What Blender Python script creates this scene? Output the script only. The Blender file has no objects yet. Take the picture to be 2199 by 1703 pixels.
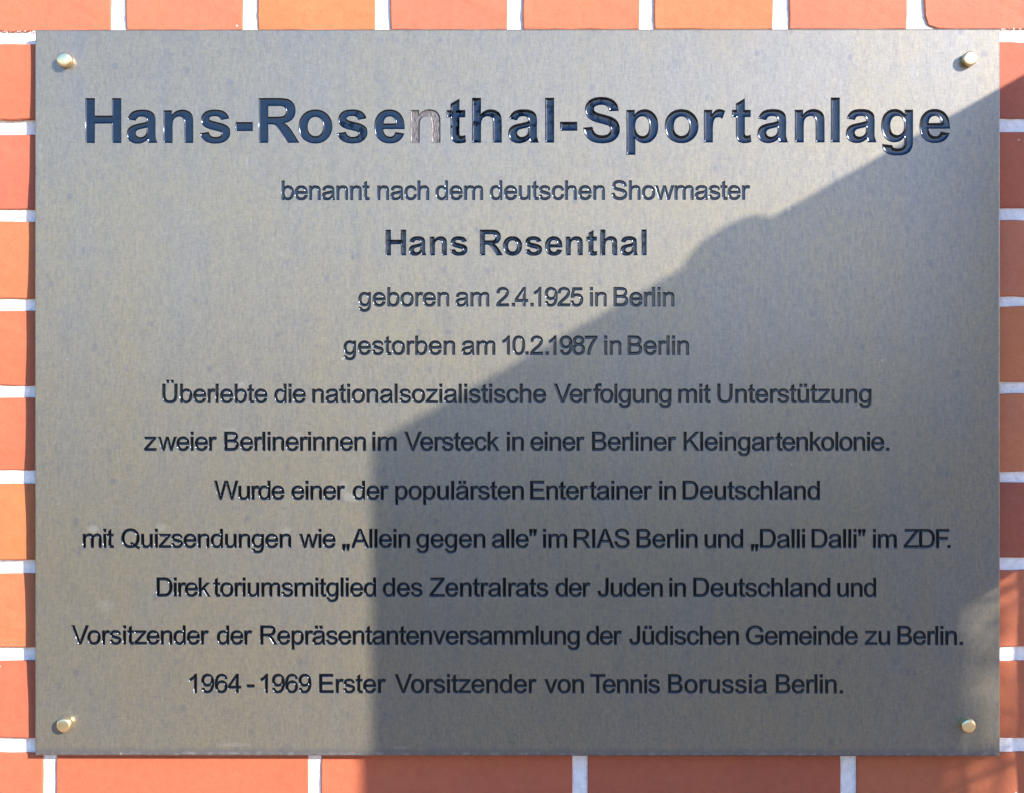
import bpy, bmesh, math, random
import numpy as np
from mathutils import Vector, Matrix
from mathutils.geometry import delaunay_2d_cdt

random.seed(7); RNG = np.random.default_rng(7)
scene = bpy.context.scene
C = scene.collection

# ------------------------------------------------------------------ measures
S = 0.4344e-3            # metres per photograph pixel on the plate's front
D = 1.40                 # camera to plate front
ZC = 1.55                # height of the picture's middle above the ground
YF = -0.013              # plate front (the brick faces lie at y = 0)
SW = S * (D + 0.013) / D # metres per pixel on the brick faces
PX0, PY0 = 1099.5, 851.5
def fx(px): return (px - PX0) * S
def fz(py): return ZC + (PY0 - py) * S
def wx(px): return (px - PX0) * SW
def wz(py): return ZC + (PY0 - py) * SW
KX, KZ = 0.87, 0.493     # sun: sideways and upward per metre away from the wall

# ------------------------------------------------------------------ camera
cam = bpy.data.cameras.new('camera'); cam_o = bpy.data.objects.new('camera', cam); C.objects.link(cam_o)
yaw = 0.0045
cam.sensor_width = 36; cam.lens = 36 * D / (2199 * S)
cam.clip_start = 0.05; cam.clip_end = 2000
cam_o.location = (D * math.sin(yaw), YF - D * math.cos(yaw), ZC)
cam_o.rotation_euler = (math.pi / 2, 0, yaw)
scene.camera = cam_o

# ------------------------------------------------------------------ world + sun
sund = Vector((KX, -1, KZ)).normalized()
elev = math.asin(sund.z); azim = math.atan2(sund.x, sund.y)
w = bpy.data.worlds.new('World'); scene.world = w; w.use_nodes = True
nt = w.node_tree; nt.nodes.clear()
sky = nt.nodes.new('ShaderNodeTexSky'); sky.sky_type = 'NISHITA'; sky.sun_disc = False
sky.sun_elevation = elev; sky.sun_rotation = azim
sky.air_density = 1.0; sky.dust_density = 0.35; sky.ozone_density = 2.5; sky.altitude = 50
bg = nt.nodes.new('ShaderNodeBackground'); bg.inputs[1].default_value = 0.15
wo = nt.nodes.new('ShaderNodeOutputWorld')
hs = nt.nodes.new('ShaderNodeHueSaturation'); hs.inputs['Saturation'].default_value = 1.40
tint = nt.nodes.new('ShaderNodeMix'); tint.data_type = 'RGBA'; tint.blend_type = 'MULTIPLY'; tint.inputs[0].default_value = 1; tint.inputs[7].default_value = (1.18, 0.93, 0.99, 1)
nt.links.new(sky.outputs[0], hs.inputs['Color']); nt.links.new(hs.outputs[0], tint.inputs[6]); nt.links.new(tint.outputs[2], bg.inputs[0]); nt.links.new(bg.outputs[0], wo.inputs[0])
sl = bpy.data.lights.new('sun', 'SUN'); sl.energy = 3.2; sl.angle = math.radians(0.53); sl.color = (1.0, 0.93, 0.84)
so = bpy.data.objects.new('sun', sl); C.objects.link(so)
so.rotation_euler = sund.to_track_quat('Z', 'Y').to_euler(); so.location = (2, -2, 4)
scene.view_settings.view_transform = 'Standard'; scene.view_settings.look = 'None'
scene.view_settings.exposure = 1.64; scene.view_settings.gamma = 1

# ------------------------------------------------------------------ node helpers
def mat(name):
    m = bpy.data.materials.new(name); m.use_nodes = True
    t = m.node_tree; p = t.nodes['Principled BSDF']
    return m, t, p
def N(t, typ, **kw):
    n = t.nodes.new(typ)
    for k, v in kw.items():
        if k.startswith('i_'):
            key = k[2:]; key = int(key) if key.isdigit() else key.replace('_', ' ')
            n.inputs[key].default_value = v
        else: setattr(n, k, v)
    return n
def L(t, a, b): t.links.new(a, b)
def coords(t, scale=(1, 1, 1), kind='Object', rot=(0, 0, 0)):
    tc = N(t, 'ShaderNodeTexCoord'); mp = N(t, 'ShaderNodeMapping'); mp.inputs['Scale'].default_value = scale
    mp.inputs['Rotation'].default_value = rot
    L(t, tc.outputs[kind], mp.inputs[0]); return mp.outputs[0]
def noise(t, vec, scale, detail=4, rough=0.55, dist=0):
    n = N(t, 'ShaderNodeTexNoise'); n.inputs['Scale'].default_value = scale; n.inputs['Detail'].default_value = detail
    n.inputs['Roughness'].default_value = rough; n.inputs['Distortion'].default_value = dist
    L(t, vec, n.inputs['Vector']); return n.outputs['Fac']
def ramp(t, fac, *stops, interp='LINEAR'):
    r = N(t, 'ShaderNodeValToRGB'); r.color_ramp.interpolation = interp
    el = r.color_ramp.elements
    while len(el) < len(stops): el.new(0.5)
    for e, (p, c) in zip(el, stops):
        e.position = p; e.color = (c, c, c, 1) if isinstance(c, (int, float)) else (*c, 1)
    L(t, fac, r.inputs[0]); return r.outputs[0]
def mixc(t, fac, a, b, mode='MIX'):
    m = N(t, 'ShaderNodeMix', data_type='RGBA', blend_type=mode)
    for sock, v in ((m.inputs[0], fac), (m.inputs[6], a), (m.inputs[7], b)):
        if isinstance(v, (int, float)): sock.default_value = v
        elif isinstance(v, tuple): sock.default_value = (*v, 1)
        else: L(t, v, sock)
    return m.outputs[2]
def mth(t, op, a, b=0.0, c=None, clamp=False):
    m = N(t, 'ShaderNodeMath', operation=op, use_clamp=clamp)
    for i, v in enumerate((a, b) if c is None else (a, b, c)):
        if isinstance(v, (int, float)): m.inputs[i].default_value = v
        else: L(t, v, m.inputs[i])
    return m.outputs[0]
def bump(t, p, h, strength=0.3, dist=0.001):
    b = N(t, 'ShaderNodeBump'); b.inputs['Strength'].default_value = strength; b.inputs['Distance'].default_value = dist
    L(t, h, b.inputs['Height']); L(t, b.outputs[0], p.inputs['Normal'])

# ------------------------------------------------------------------ materials
def make_brick():
    m, t, p = mat('brick_clay')
    oi = N(t, 'ShaderNodeObjectInfo'); tc = N(t, 'ShaderNodeTexCoord')
    ad = N(t, 'ShaderNodeVectorMath', operation='ADD'); L(t, tc.outputs['Object'], ad.inputs[0])
    sc = N(t, 'ShaderNodeVectorMath', operation='SCALE'); cb = N(t, 'ShaderNodeCombineXYZ')
    L(t, oi.outputs['Random'], cb.inputs[0]); L(t, oi.outputs['Random'], cb.inputs[2])
    L(t, cb.outputs[0], sc.inputs[0]); sc.inputs['Scale'].default_value = 37.0; L(t, sc.outputs[0], ad.inputs[1])
    v = ad.outputs[0]
    big = noise(t, v, 14, 4); fine = noise(t, v, 520, 3, 0.6); mid = noise(t, v, 110, 4, 0.6)
    mp = N(t, 'ShaderNodeMapping'); mp.inputs['Scale'].default_value = (1, 1, 0.06); L(t, v, mp.inputs[0])
    streak = noise(t, mp.outputs[0], 60, 3)
    c = mixc(t, ramp(t, big, (0.3, 0.0), (0.7, 1.0)), oi.outputs['Color'], (1.10, 1.12, 1.06), 'MULTIPLY')
    c = mixc(t, ramp(t, mid, (0.35, 0.45), (0.6, 0.0)), c, (0.86, 0.80, 0.78), 'MULTIPLY')
    c = mixc(t, ramp(t, streak, (0.50, 0.0), (0.62, 0.30)), c, (0.93, 1.10, 1.05), 'MULTIPLY')
    c = mixc(t, ramp(t, fine, (0.30, 0.45), (0.42, 0.0)), c, (0.66, 0.60, 0.60), 'MULTIPLY')
    vo = N(t, 'ShaderNodeTexVoronoi'); vo.inputs['Scale'].default_value = 70; L(t, v, vo.inputs['Vector'])
    sel = N(t, 'ShaderNodeSeparateColor'); L(t, vo.outputs['Color'], sel.inputs[0])
    speck = mth(t, 'MULTIPLY', ramp(t, vo.outputs['Distance'], (0.05, 1.0), (0.10, 0.0)), ramp(t, sel.outputs[0], (0.86, 0.0), (0.88, 1.0)))
    c = mixc(t, speck, c, (0.60, 0.50, 0.44))
    L(t, c, p.inputs['Base Color']); p.inputs['Roughness'].default_value = 0.78
    p.inputs['Specular IOR Level'].default_value = 0.35
    h = mth(t, 'ADD', mth(t, 'MULTIPLY', fine, 0.5), mth(t, 'ADD', mth(t, 'MULTIPLY', mid, 0.8), mth(t, 'MULTIPLY', big, 2.0)))
    bump(t, p, h, 0.6, 0.0009)
    return m
def make_mortar():
    m, t, p = mat('white_mortar'); v = coords(t)
    a = noise(t, v, 180, 5, 0.65); b = noise(t, v, 900, 2, 0.6)
    c = ramp(t, a, (0.30, (0.76, 0.74, 0.71)), (0.62, (0.93, 0.91, 0.86)))
    c = mixc(t, ramp(t, b, (0.28, 0.8), (0.36, 0.0)), c, (0.45, 0.43, 0.43))
    L(t, c, p.inputs['Base Color']); p.inputs['Roughness'].default_value = 0.9
    bump(t, p, mth(t, 'ADD', a, mth(t, 'MULTIPLY', b, 0.4)), 0.8, 0.0016)
    return m
def make_plate():
    m, t, p = mat('tarnished_brass'); v = coords(t)
    vv = coords(t, (1, 1, 0.30)); vs = coords(t, (1, 1, 0.10)); hs = coords(t, (0.06, 1, 1))
    cloud = noise(t, v, 9, 5, 0.6); blot = noise(t, vv, 84, 5, 0.68, 0.2); streak = noise(t, vs, 75, 4, 0.6)
    small = noise(t, vv, 290, 4, 0.72); brush = noise(t, hs, 1500, 2, 0.5); vbr = noise(t, vs, 900, 2, 0.5)
    tan = (0.575, 0.525, 0.415); blue = (0.44, 0.44, 0.46); grey = (0.525, 0.51, 0.48)
    c = mixc(t, ramp(t, cloud, (0.40, 0.0), (0.62, 0.9)), tan, grey)
    c = mixc(t, ramp(t, blot, (0.48, 0.0), (0.66, 0.45)), c, blue)
    c = mixc(t, ramp(t, noise(t, coords(t, (1, 1, 0.05)), 26, 3, 0.6), (0.48, 0.0), (0.66, 0.55)), c, (0.59, 0.53, 0.40))
    c = mixc(t, ramp(t, streak, (0.50, 0.0), (0.66, 0.35)), c, tan)
    c = mixc(t, ramp(t, small, (0.50, 0.0), (0.66, 0.55)), c, (0.39, 0.40, 0.46))
    c = mixc(t, ramp(t, noise(t, vv, 430, 3, 0.7), (0.50, 0.0), (0.66, 0.5)), c, (0.60, 0.58, 0.52))
    c = mixc(t, ramp(t, noise(t, coords(t, (1, 1, 0.45)), 340, 3, 0.75), (0.47, 0.0), (0.60, 0.36)), c, (0.36, 0.355, 0.38))
    c = mixc(t, ramp(t, noise(t, coords(t, (0.5, 1, 1)), 400, 3, 0.75), (0.50, 0.0), (0.62, 0.32)), c, (0.66, 0.63, 0.56))
    # dried drops: little blue-grey squares-ish spots
    w1 = coords(t, (1, 1, 0.75)); vo = N(t, 'ShaderNodeTexVoronoi', distance='MINKOWSKI'); vo.inputs['Exponent'].default_value = 3.0
    vo.inputs['Scale'].default_value = 60; L(t, w1, vo.inputs['Vector'])
    wob = mth(t, 'ADD', vo.outputs['Distance'], mth(t, 'MULTIPLY', mth(t, 'SUBTRACT', small, 0.5), 0.5))
    sel = N(t, 'ShaderNodeSeparateColor'); L(t, vo.outputs['Color'], sel.inputs[0])
    spot = mth(t, 'MULTIPLY', ramp(t, wob, (0.09, 1.0), (0.17, 0.0)), ramp(t, sel.outputs[1], (0.86, 0.0), (0.97, 1.0)))
    c = mixc(t, mth(t, 'MULTIPLY', spot, 0.55), c, (0.34, 0.355, 0.43))
    # half-moon rims of other drops
    vo2 = N(t, 'ShaderNodeTexVoronoi'); vo2.inputs['Scale'].default_value = 27; L(t, v, vo2.inputs['Vector'])
    s2 = N(t, 'ShaderNodeSeparateColor'); L(t, vo2.outputs['Color'], s2.inputs[0])
    ring = mth(t, 'MULTIPLY', ramp(t, vo2.outputs['Distance'], (0.085, 0.0), (0.11, 1.0), (0.125, 1.0), (0.15, 0.0)), ramp(t, s2.outputs[0], (0.78, 0.0), (0.84, 0.75)))
    c = mixc(t, mth(t, 'MULTIPLY', ring, ramp(t, small, (0.4, 0.0), (0.6, 0.9))), c, (0.33, 0.34, 0.40))
    # brush grain
    g = mth(t, 'ADD', mth(t, 'MULTIPLY', mth(t, 'SUBTRACT', brush, 0.5), 0.26), mth(t, 'MULTIPLY', mth(t, 'SUBTRACT', vbr, 0.5), 0.26))
    gr = noise(t, v, 950, 2, 0.6)
    g = mth(t, 'ADD', mth(t, 'ADD', g, mth(t, 'MULTIPLY', mth(t, 'SUBTRACT', gr, 0.5), 0.52)), 1.0); gc = N(t, 'ShaderNodeCombineColor')
    for i in range(3): L(t, g, gc.inputs[i])
    c = mixc(t, 1.0, c, gc.outputs[0], 'MULTIPLY')
    # grime strip along the lower edge, pale lime flecks in it
    tc = N(t, 'ShaderNodeTexCoord'); sx = N(t, 'ShaderNodeSeparateXYZ'); L(t, tc.outputs['Object'], sx.inputs[0])
    zz = mth(t, 'ADD', mth(t, 'SUBTRACT', sx.outputs[2], fz(1623.2) - ZPL), mth(t, 'MULTIPLY', mth(t, 'SUBTRACT', noise(t, vs, 60, 3), 0.5), 0.012))
    dirt = ramp(t, mth(t, 'MULTIPLY', zz, 40), (0.12, 0.8), (0.34, 0.0))
    c = mixc(t, dirt, c, (0.36, 0.36, 0.41))
    fl = mth(t, 'MULTIPLY', ramp(t, mth(t, 'MULTIPLY', zz, 40), (0.07, 1.0), (0.17, 0.0)), ramp(t, noise(t, v, 130, 4, 0.7), (0.48, 0.0), (0.60, 1.0)))
    # wiped pale smears and lime marks at their real places
    smear = fl
    for (px, py, rx, ry, a) in ((756, 1068, 26, 12, .75), (738, 1045, 10, 16, .6), (200, 1137, 14, 10, .8), (345, 1133, 14, 10, .5), (615, 1140, 12, 10, .6),
                                (519, 826, 9, 8, .6), (495, 925, 16, 10, .35), (640, 935, 12, 6, .4), (530, 348, 2.4, 12, .9), (85, 335, 6, 12, .5), (86, 312, 6, 8, .5),
                                (445, 86, 5, 6, .5), (1805, 178, 1.5, 26, .7), (225, 1300, 22, 16, .35), (603, 545, 14, 9, .3), (1678, 1302, 7, 5, .7), (1425, 1302, 6, 5, .35),
                                (1110, 1105, 8, 9, .35), (940, 1370, 10, 6, .4), (1545, 1380, 8, 5, .35), (1860, 435, 4, 5, -.5), (500, 1600, 40, 5, .5), (860, 1606, 30, 4, .5)):
        dx = mth(t, 'DIVIDE', mth(t, 'SUBTRACT', sx.outputs[0], fx(px) - XPL), rx * S)
        dz = mth(t, 'DIVIDE', mth(t, 'SUBTRACT', sx.outputs[2], fz(py) - ZPL), ry * S)
        r = mth(t, 'ADD', mth(t, 'SQRT', mth(t, 'ADD', mth(t, 'MULTIPLY', dx, dx), mth(t, 'MULTIPLY', dz, dz))), mth(t, 'MULTIPLY', mth(t, 'SUBTRACT', small, 0.5), 0.9))
        k = mth(t, 'MULTIPLY', ramp(t, r, (0.55, 1.0), (1.05, 0.0)), abs(a))
        if a > 0: smear = mth(t, 'MAXIMUM', smear, k)
    c = mixc(t, mth(t, 'MULTIPLY', smear, 0.5), c, (0.93, 0.93, 0.99))
    # white pinprick specks
    vo3 = N(t, 'ShaderNodeTexVoronoi'); vo3.inputs['Scale'].default_value = 30; L(t, v, vo3.inputs['Vector'])
    s3 = N(t, 'ShaderNodeSeparateColor'); L(t, vo3.outputs['Color'], s3.inputs[0])
    pin = mth(t, 'MULTIPLY', ramp(t, vo3.outputs['Distance'], (0.03, 1.0), (0.045, 0.0)), ramp(t, s3.outputs[2], (0.86, 0.0), (0.88, 1.0)))
    c = mixc(t, pin, c, (0.85, 0.82, 0.75))
    A = p; B = N(t, 'ShaderNodeBsdfPrincipled')
    ca = mixc(t, 1.0, c, (0.375, 0.355, 0.302), 'MULTIPLY')
    L(t, ca, A.inputs['Base Color']); L(t, c, B.inputs['Base Color'])
    A.inputs['Metallic'].default_value = 0.85; B.inputs['Metallic'].default_value = 1.0
    L(t, mth(t, 'ADD', 0.84, mth(t, 'MULTIPLY', mth(t, 'SUBTRACT', blot, 0.5), 0.2)), A.inputs['Roughness'])
    L(t, mth(t, 'ADD', 0.31, mth(t, 'ADD', mth(t, 'MULTIPLY', mth(t, 'SUBTRACT', small, 0.5), 0.16), mth(t, 'MULTIPLY', mth(t, 'SUBTRACT', brush, 0.5), 0.03))), B.inputs['Roughness'])
    b1 = N(t, 'ShaderNodeBump'); b1.inputs['Strength'].default_value = 0.10; b1.inputs['Distance'].default_value = 0.0004
    L(t, mth(t, 'MULTIPLY', noise(t, v, 7, 2), 6.0), b1.inputs['Height'])
    L(t, b1.outputs[0], A.inputs['Normal']); L(t, b1.outputs[0], B.inputs['Normal'])
    ms = N(t, 'ShaderNodeMixShader'); L(t, mth(t, 'SUBTRACT', 0.26, mth(t, 'MULTIPLY', smear, 0.1)), ms.inputs[0])
    L(t, A.outputs[0], ms.inputs[1]); L(t, B.outputs[0], ms.inputs[2]); L(t, ms.outputs[0], t.nodes['Material Output'].inputs[0])
    return m
def make_paint():
    m, t, p = mat('black_enamel'); v = coords(t)
    p.inputs['Base Color'].default_value = (0.0006, 0.0009, 0.002, 1)
    n = noise(t, v, 240, 2)
    L(t, mth(t, 'ADD', 0.13, mth(t, 'MULTIPLY', n, 0.08)), p.inputs['Roughness'])
    p.inputs['IOR'].default_value = 1.60; p.inputs['Specular Tint'].default_value = (0.66, 0.79, 1.0, 1)
    oi = N(t, 'ShaderNodeObjectInfo'); ad = N(t, 'ShaderNodeVectorMath', operation='ADD'); L(t, v, ad.inputs[0])
    cb = N(t, 'ShaderNodeCombineXYZ'); L(t, mth(t, 'MULTIPLY', oi.outputs['Random'], 9.0), cb.inputs[0]); L(t, cb.outputs[0], ad.inputs[1])
    w_ = noise(t, ad.outputs[0], 85, 2, 0.5)
    so_ = N(t, 'ShaderNodeSeparateColor'); L(t, oi.outputs['Color'], so_.inputs[0])
    crust = mth(t, 'MULTIPLY', ramp(t, noise(t, ad.outputs[0], 190, 3, 0.6), (0.53, 0.0), (0.57, 1.0)), so_.outputs[0])
    L(t, mth(t, 'SUBTRACT', 0.5, mth(t, 'MULTIPLY', crust, 0.5)), p.inputs['Specular IOR Level'])
    bump(t, p, mth(t, 'ADD', mth(t, 'MULTIPLY', n, 0.12), mth(t, 'MULTIPLY', w_, 0.6)), 0.4, 0.0006)
    return m
def make_groove():
    m, t, p = mat('engraved_edge'); p.inputs['Base Color'].default_value = (0.025, 0.025, 0.032, 1)
    p.inputs['Metallic'].default_value = 0.5; p.inputs['Roughness'].default_value = 0.35
    return m
def make_bare():
    m, t, p = mat('bare_milled_brass'); v = coords(t, (1, 1, 0.15)); n = noise(t, v, 1400, 3, 0.7); n2 = noise(t, coords(t), 300, 3)
    L(t, ramp(t, n, (0.35, (0.03, 0.028, 0.030)), (0.65, (0.20, 0.185, 0.185))), p.inputs['Base Color'])
    p.inputs['Metallic'].default_value = 0.85; L(t, mth(t, 'ADD', 0.42, mth(t, 'MULTIPLY', n2, 0.3)), p.inputs['Roughness'])
    bump(t, p, n, 0.5, 0.0005)
    return m
def make_brass():
    m, t, p = mat('polished_brass'); p.inputs['Base Color'].default_value = (0.96, 0.74, 0.40, 1)
    p.inputs['Metallic'].default_value = 1.0; n = noise(t, coords(t), 700, 3)
    L(t, mth(t, 'ADD', 0.24, mth(t, 'MULTIPLY', n, 0.14)), p.inputs['Roughness'])
    bump(t, p, n, 0.08, 0.0003)
    return m
def make_ground():
    m, t, p = mat('paving'); v = coords(t)
    a = noise(t, v, 1.2, 5); b = noise(t, v, 40, 4)
    c = mixc(t, a, (0.36, 0.26, 0.155), (0.41, 0.30, 0.19)); c = mixc(t, ramp(t, b, (0.3, 0.4), (0.6, 0.0)), c, (0.26, 0.19, 0.13))
    L(t, c, p.inputs['Base Color']); p.inputs['Roughness'].default_value = 0.9; bump(t, p, b, 0.5, 0.004)
    return m
def make_plain(name, col, rough=0.7, sc=30):
    m, t, p = mat(name); n = noise(t, coords(t), sc, 4)
    L(t, mixc(t, ramp(t, n, (0.3, 0.0), (0.7, 1.0)), tuple(x * 0.82 for x in col), col), p.inputs['Base Color'])
    p.inputs['Roughness'].default_value = rough; bump(t, p, n, 0.3, 0.002)
    return m

XPL, ZPL = fx((75 + 2146.6 + 72.9 + 2145) / 4), fz((65 + 60.9 + 1622.6 + 1623.9) / 4)   # plate centre
M_BRICK, M_MORTAR, M_PLATE, M_PAINT = make_brick(), make_mortar(), make_plate(), make_paint()
M_GROOVE, M_BARE, M_BRASS, M_GROUND = make_groove(), make_bare(), make_brass(), make_ground()
M_SCREEN = make_plain('pale_render', (0.80, 0.79, 0.77)); M_LAWN = make_plain('lawn', (0.025, 0.034, 0.013), 0.9, 8); M_BARK = make_plain('bark', (0.10, 0.07, 0.05))
M_HEDGE = make_plain('hedge_green', (0.028, 0.042, 0.016), 0.7, 12)
M_LEAF = make_plain('leaf_green', (0.07, 0.11, 0.03), 0.6)

# ------------------------------------------------------------------ object helpers
def link_mesh(name, me, m, parent=None, smooth=False):
    o = bpy.data.objects.new(name, me); C.objects.link(o)
    if m and not me.materials: me.materials.append(m)
    if smooth: me.shade_smooth()
    if parent: o.parent = parent
    return o
def mesh(name, vs, fs):
    me = bpy.data.meshes.new(name); me.from_pydata([tuple(v) for v in vs], [], [tuple(int(i) for i in f) for f in fs]); me.update(); return me
def thing(name, loc, label, cat, group=None):
    o = bpy.data.objects.new(name, None); C.objects.link(o); o.location = loc; o['label'] = label; o['category'] = cat
    o.empty_display_size = 0.05
    if group: o['group'] = group
    return o
def box(vs, fs, x0, x1, y0, y1, z0, z1):
    b = len(vs)
    vs += [(x0, y0, z0), (x1, y0, z0), (x1, y1, z0), (x0, y1, z0), (x0, y0, z1), (x1, y0, z1), (x1, y1, z1), (x0, y1, z1)]
    fs += [(b, b + 3, b + 2, b + 1), (b + 4, b + 5, b + 6, b + 7), (b, b + 1, b + 5, b + 4), (b + 1, b + 2, b + 6, b + 5), (b + 2, b + 3, b + 7, b + 6), (b + 3, b, b + 4, b + 7)]

# ------------------------------------------------------------------ ground
vs = [(-300, -300, 0), (300, -300, 0), (300, 300, 0), (-300, 300, 0)]
g = link_mesh('ground', mesh('ground', vs, [(0, 1, 2, 3)]), M_LAWN); g['kind'] = 'structure'  # unseen lawn, added dark so the lower reflections stay black
vs = [(-9, -5.5, 0.004), (9, -5.5, 0.004), (9, 0.0, 0.004), (-9, 0.0, 0.004)]
g = link_mesh('added_pavement', mesh('added_pavement', vs, [(0, 1, 2, 3)]), M_GROUND); g['kind'] = 'structure'  # unseen paving strip, added to bounce warm sunlight onto the wall

# ------------------------------------------------------------------ clipped hedge at the far side of the lawn, unseen, added to darken the plaque's reflections
hg = thing('hedge', (0, -12.5, 0), 'unseen dark green clipped hedge across the lawn, added to darken reflections in the plaque', 'hedge')
hr = random.Random(5); hv, hf = [], []
nxh, nzh = 120, 12
for side, y0 in ((0, 0.5), (1, -0.5)):
    b = len(hv)
    for j in range(nzh + 1):
        for i in range(nxh + 1):
            top = 2.00 + 0.10 * math.sin(i * 0.37) + 0.06 * math.sin(i * 1.3)
            z = top * j / nzh; k = 0.28 * (j / nzh) ** 6
            hv.append((-18 + 36 * i / nxh + hr.gauss(0, .06), (y0 - (k if side == 0 else -k)) + hr.gauss(0, .06), z + (hr.gauss(0, .05) if j else 0)))
    for j in range(nzh):
        for i in range(nxh):
            a = b + j * (nxh + 1) + i; q = (a, a + 1, a + nxh + 2, a + nxh + 1); hf.append(q if side else q[::-1])
n1 = (nzh + 1) * (nxh + 1)
for i in range(nxh): a = nzh * (nxh + 1) + i; hf.append((a, a + 1, n1 + a + 1, n1 + a))
link_mesh('clipped_body', mesh('clipped_body', hv, hf), M_HEDGE, hg)
hv, hf = [], []
for k in range(9000):
    i = hr.uniform(0, 36) - 18; z = hr.uniform(0.05, 2.1); y = 0.5 + abs(hr.gauss(0, .05)) if z < 2.05 else hr.uniform(-.5, .5)
    c = Vector((i, y, z)); a = Vector((hr.gauss(0, 1), hr.gauss(0, 1), hr.gauss(0, 1))).normalized() * 0.045; b_ = a.orthogonal().normalized() * 0.02; b = len(hv)
    hv += [tuple(c - a), tuple(c + b_), tuple(c + a), tuple(c - b_)]; hf.append((b, b + 1, b + 2, b + 3))
o = link_mesh('leaves', mesh('leaves', hv, hf), M_HEDGE, hg); o['kind'] = 'stuff'

# ------------------------------------------------------------------ brick wall
wall = thing('brick_wall', (0, 0, 0), 'red-orange clinker brick wall with white mortar joints behind the brass plaque', 'wall')
JL = [(65, 95), (256, 289), (450, 475), (640, 666), (828, 852.5), (1011.6, 1040), (1204.5, 1234), (1393, 1422), (1586, 1618.5)]
JR = [(63, 90.5), (254, 283), (447, 473), (635.7, 658.5), (819, 844), (1013, 1035), (1197, 1224), (1388, 1419), (1584, 1615)]
def joint(k, px):      # (top, bottom) pixel rows of joint k (0 = the joint under the top course) at column px
    i = min(max(k, 0), 8); f = min(max(px / 2199, 0), 1)
    a = JL[i][0] * (1 - f) + JR[i][0] * f; b = JL[i][1] * (1 - f) + JR[i][1] * f
    off = (k - i) * 190.2
    return a + off, b + off
PROUD = {1: (5.0, 3.5), 2: (4.2, -0.3), 3: (2.0, -1.0), 4: (-2.3, -3.8), 5: (-3.3, -5.8), 6: (-5.6, -2.2), 7: (-6.3, -3.4), 8: (-2.0, 2.0), 9: (0.0, 0.0)}
COL = {'base': (0.60, 0.128, 0.072)}
def brick_mesh(x0, x1, z0, z1, fine, chip=False, yt=0.0, yb=0.0, bev=0.0010):
    """front outline with uneven arrises; yt/yb: y of the face at the upper and lower edge"""
    nx, nz = (max(6, int((x1 - x0) / 0.014)), 5) if fine else (2, 1)
    jit = 0.00034 if fine else 0.0
    P = []
    for i in range(nx): P.append((x0 + (x1 - x0) * i / nx, z0, 0))
    for i in range(nz): P.append((x1, z0 + (z1 - z0) * i / nz, 1))
    for i in range(nx): P.append((x1 - (x1 - x0) * i / nx, z1, 2))
    for i in range(nz): P.append((x0, z1 - (z1 - z0) * i / nz, 3))
    n = len(P); cx, cz = (x0 + x1) / 2, (z0 + z1) / 2
    out = []
    for (x, z, sd) in P:
        corner = (abs(x - x0) < 1e-6 or abs(x - x1) < 1e-6) and (abs(z - z0) < 1e-6 or abs(z - z1) < 1e-6)
        j = random.gauss(0, jit) if not corner else 0
        if sd in (0, 2): z += j
        else: x += j * 0.6
        if corner: x += (0.0004 if x < cx else -0.0004); z += (0.0004 if z < cz else -0.0004)
        out.append([x, z])
    if chip:     # the lower left corner is broken off
        a = out[0]; out[0] = [a[0] + 0.0035, a[1] + 0.0035]
        out[1] = [x0 + 0.013, z0 + 0.0008]; out[-1] = [x0 + 0.0008, z0 + 0.0125]
    def yy(z): f = (z - z0) / (z1 - z0); return yb + (yt - yb) * f + 0.0012 * (2 * f - 1) ** 4 * (1 if fine else 0)
    vs = []; 
    for (x, z) in out:
        ix = x + (bev if x < cx else -bev) * min(1, abs(x - cx) / ((x1 - x0) / 2)) ** 6; iz = z + (bev if z < cz else -bev) * min(1, abs(z - cz) / ((z1 - z0) / 2)) ** 6
        vs.append((ix, yy(z), iz))
    for (x, z) in out: vs.append((x, yy(z) + bev * 0.9, z))
    for (x, z) in out: vs.append((x, 0.022, z))
    fs = []
    if fine:     # grid-like face so the slight camber shows
        b = len(vs); m = 5; ring = []
        vs.append((cx, yy(cz), cz)); 
        for i in range(n): fs.append((i, (i + 1) % n, b))
    else: fs.append(tuple(range(n)))
    for r in (0, 1):
        for i in range(n):
            a, c = r * n + i, r * n + (i + 1) % n
            fs.append((c, a, a + n, c + n))
    return vs, fs
def colour(lo=0.9, hi=1.08):
    k = random.uniform(lo, hi); q = random.uniform(-1, 1)
    return (0.60 * k, (0.128 + 0.012 * q) * k, (0.072 + 0.008 * q) * k, 1)
GAP = {0: (236.7, 269.5), 1: (521, 552.5), 2: (806, 838), 3: (1090, 1122.6), 4: (1373.5, 1404.7), 5: (1660, 1694), 6: (1947.6, 1984)}
GAP9 = {0: (90, 119), 1: (661, 689), 2: (1229.4, 1262), 3: (1804.5, 1838.8)}
def joints_x(row):
    """list of (right edge of one brick, left edge of the next) pixels over a wide stretch"""
    if row == 0: return [GAP[i] if i in GAP else (237 + 284.9 * i, 269.5 + 284.9 * i) for i in range(-6, 18)]
    if row == 9: return [GAP9[i] if i in GAP9 else (90 + 571.5 * i, 119 + 571.5 * i) for i in range(-3, 10)]
    if row % 2 == 0: return [(237 + 284.9 * i, 269.5 + 284.9 * i) for i in range(-6, 18)]
    return [(90 + 571.5 * i, 119 + 571.5 * i) for i in range(-3, 10)]
HUE = {(0, 0): (.60, .14, .085), (0, 1): (.60, .145, .09), (0, 2): (.66, .165, .075), (0, 3): (.60, .14, .09), (0, 4): (.62, .145, .085), (0, 5): (.64, .16, .08),
       (0, 6): (.60, .15, .10), (0, 7): (.61, .155, .105)}
LEFTC = {1: (.60, .128, .075), 2: (.57, .122, .08), 3: (.62, .15, .075), 4: (.60, .13, .07), 5: (.58, .128, .072), 6: (.62, .15, .062), 7: (.60, .15, .072), 8: (.57, .112, .065), 9: (.58, .122, .068)}
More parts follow.
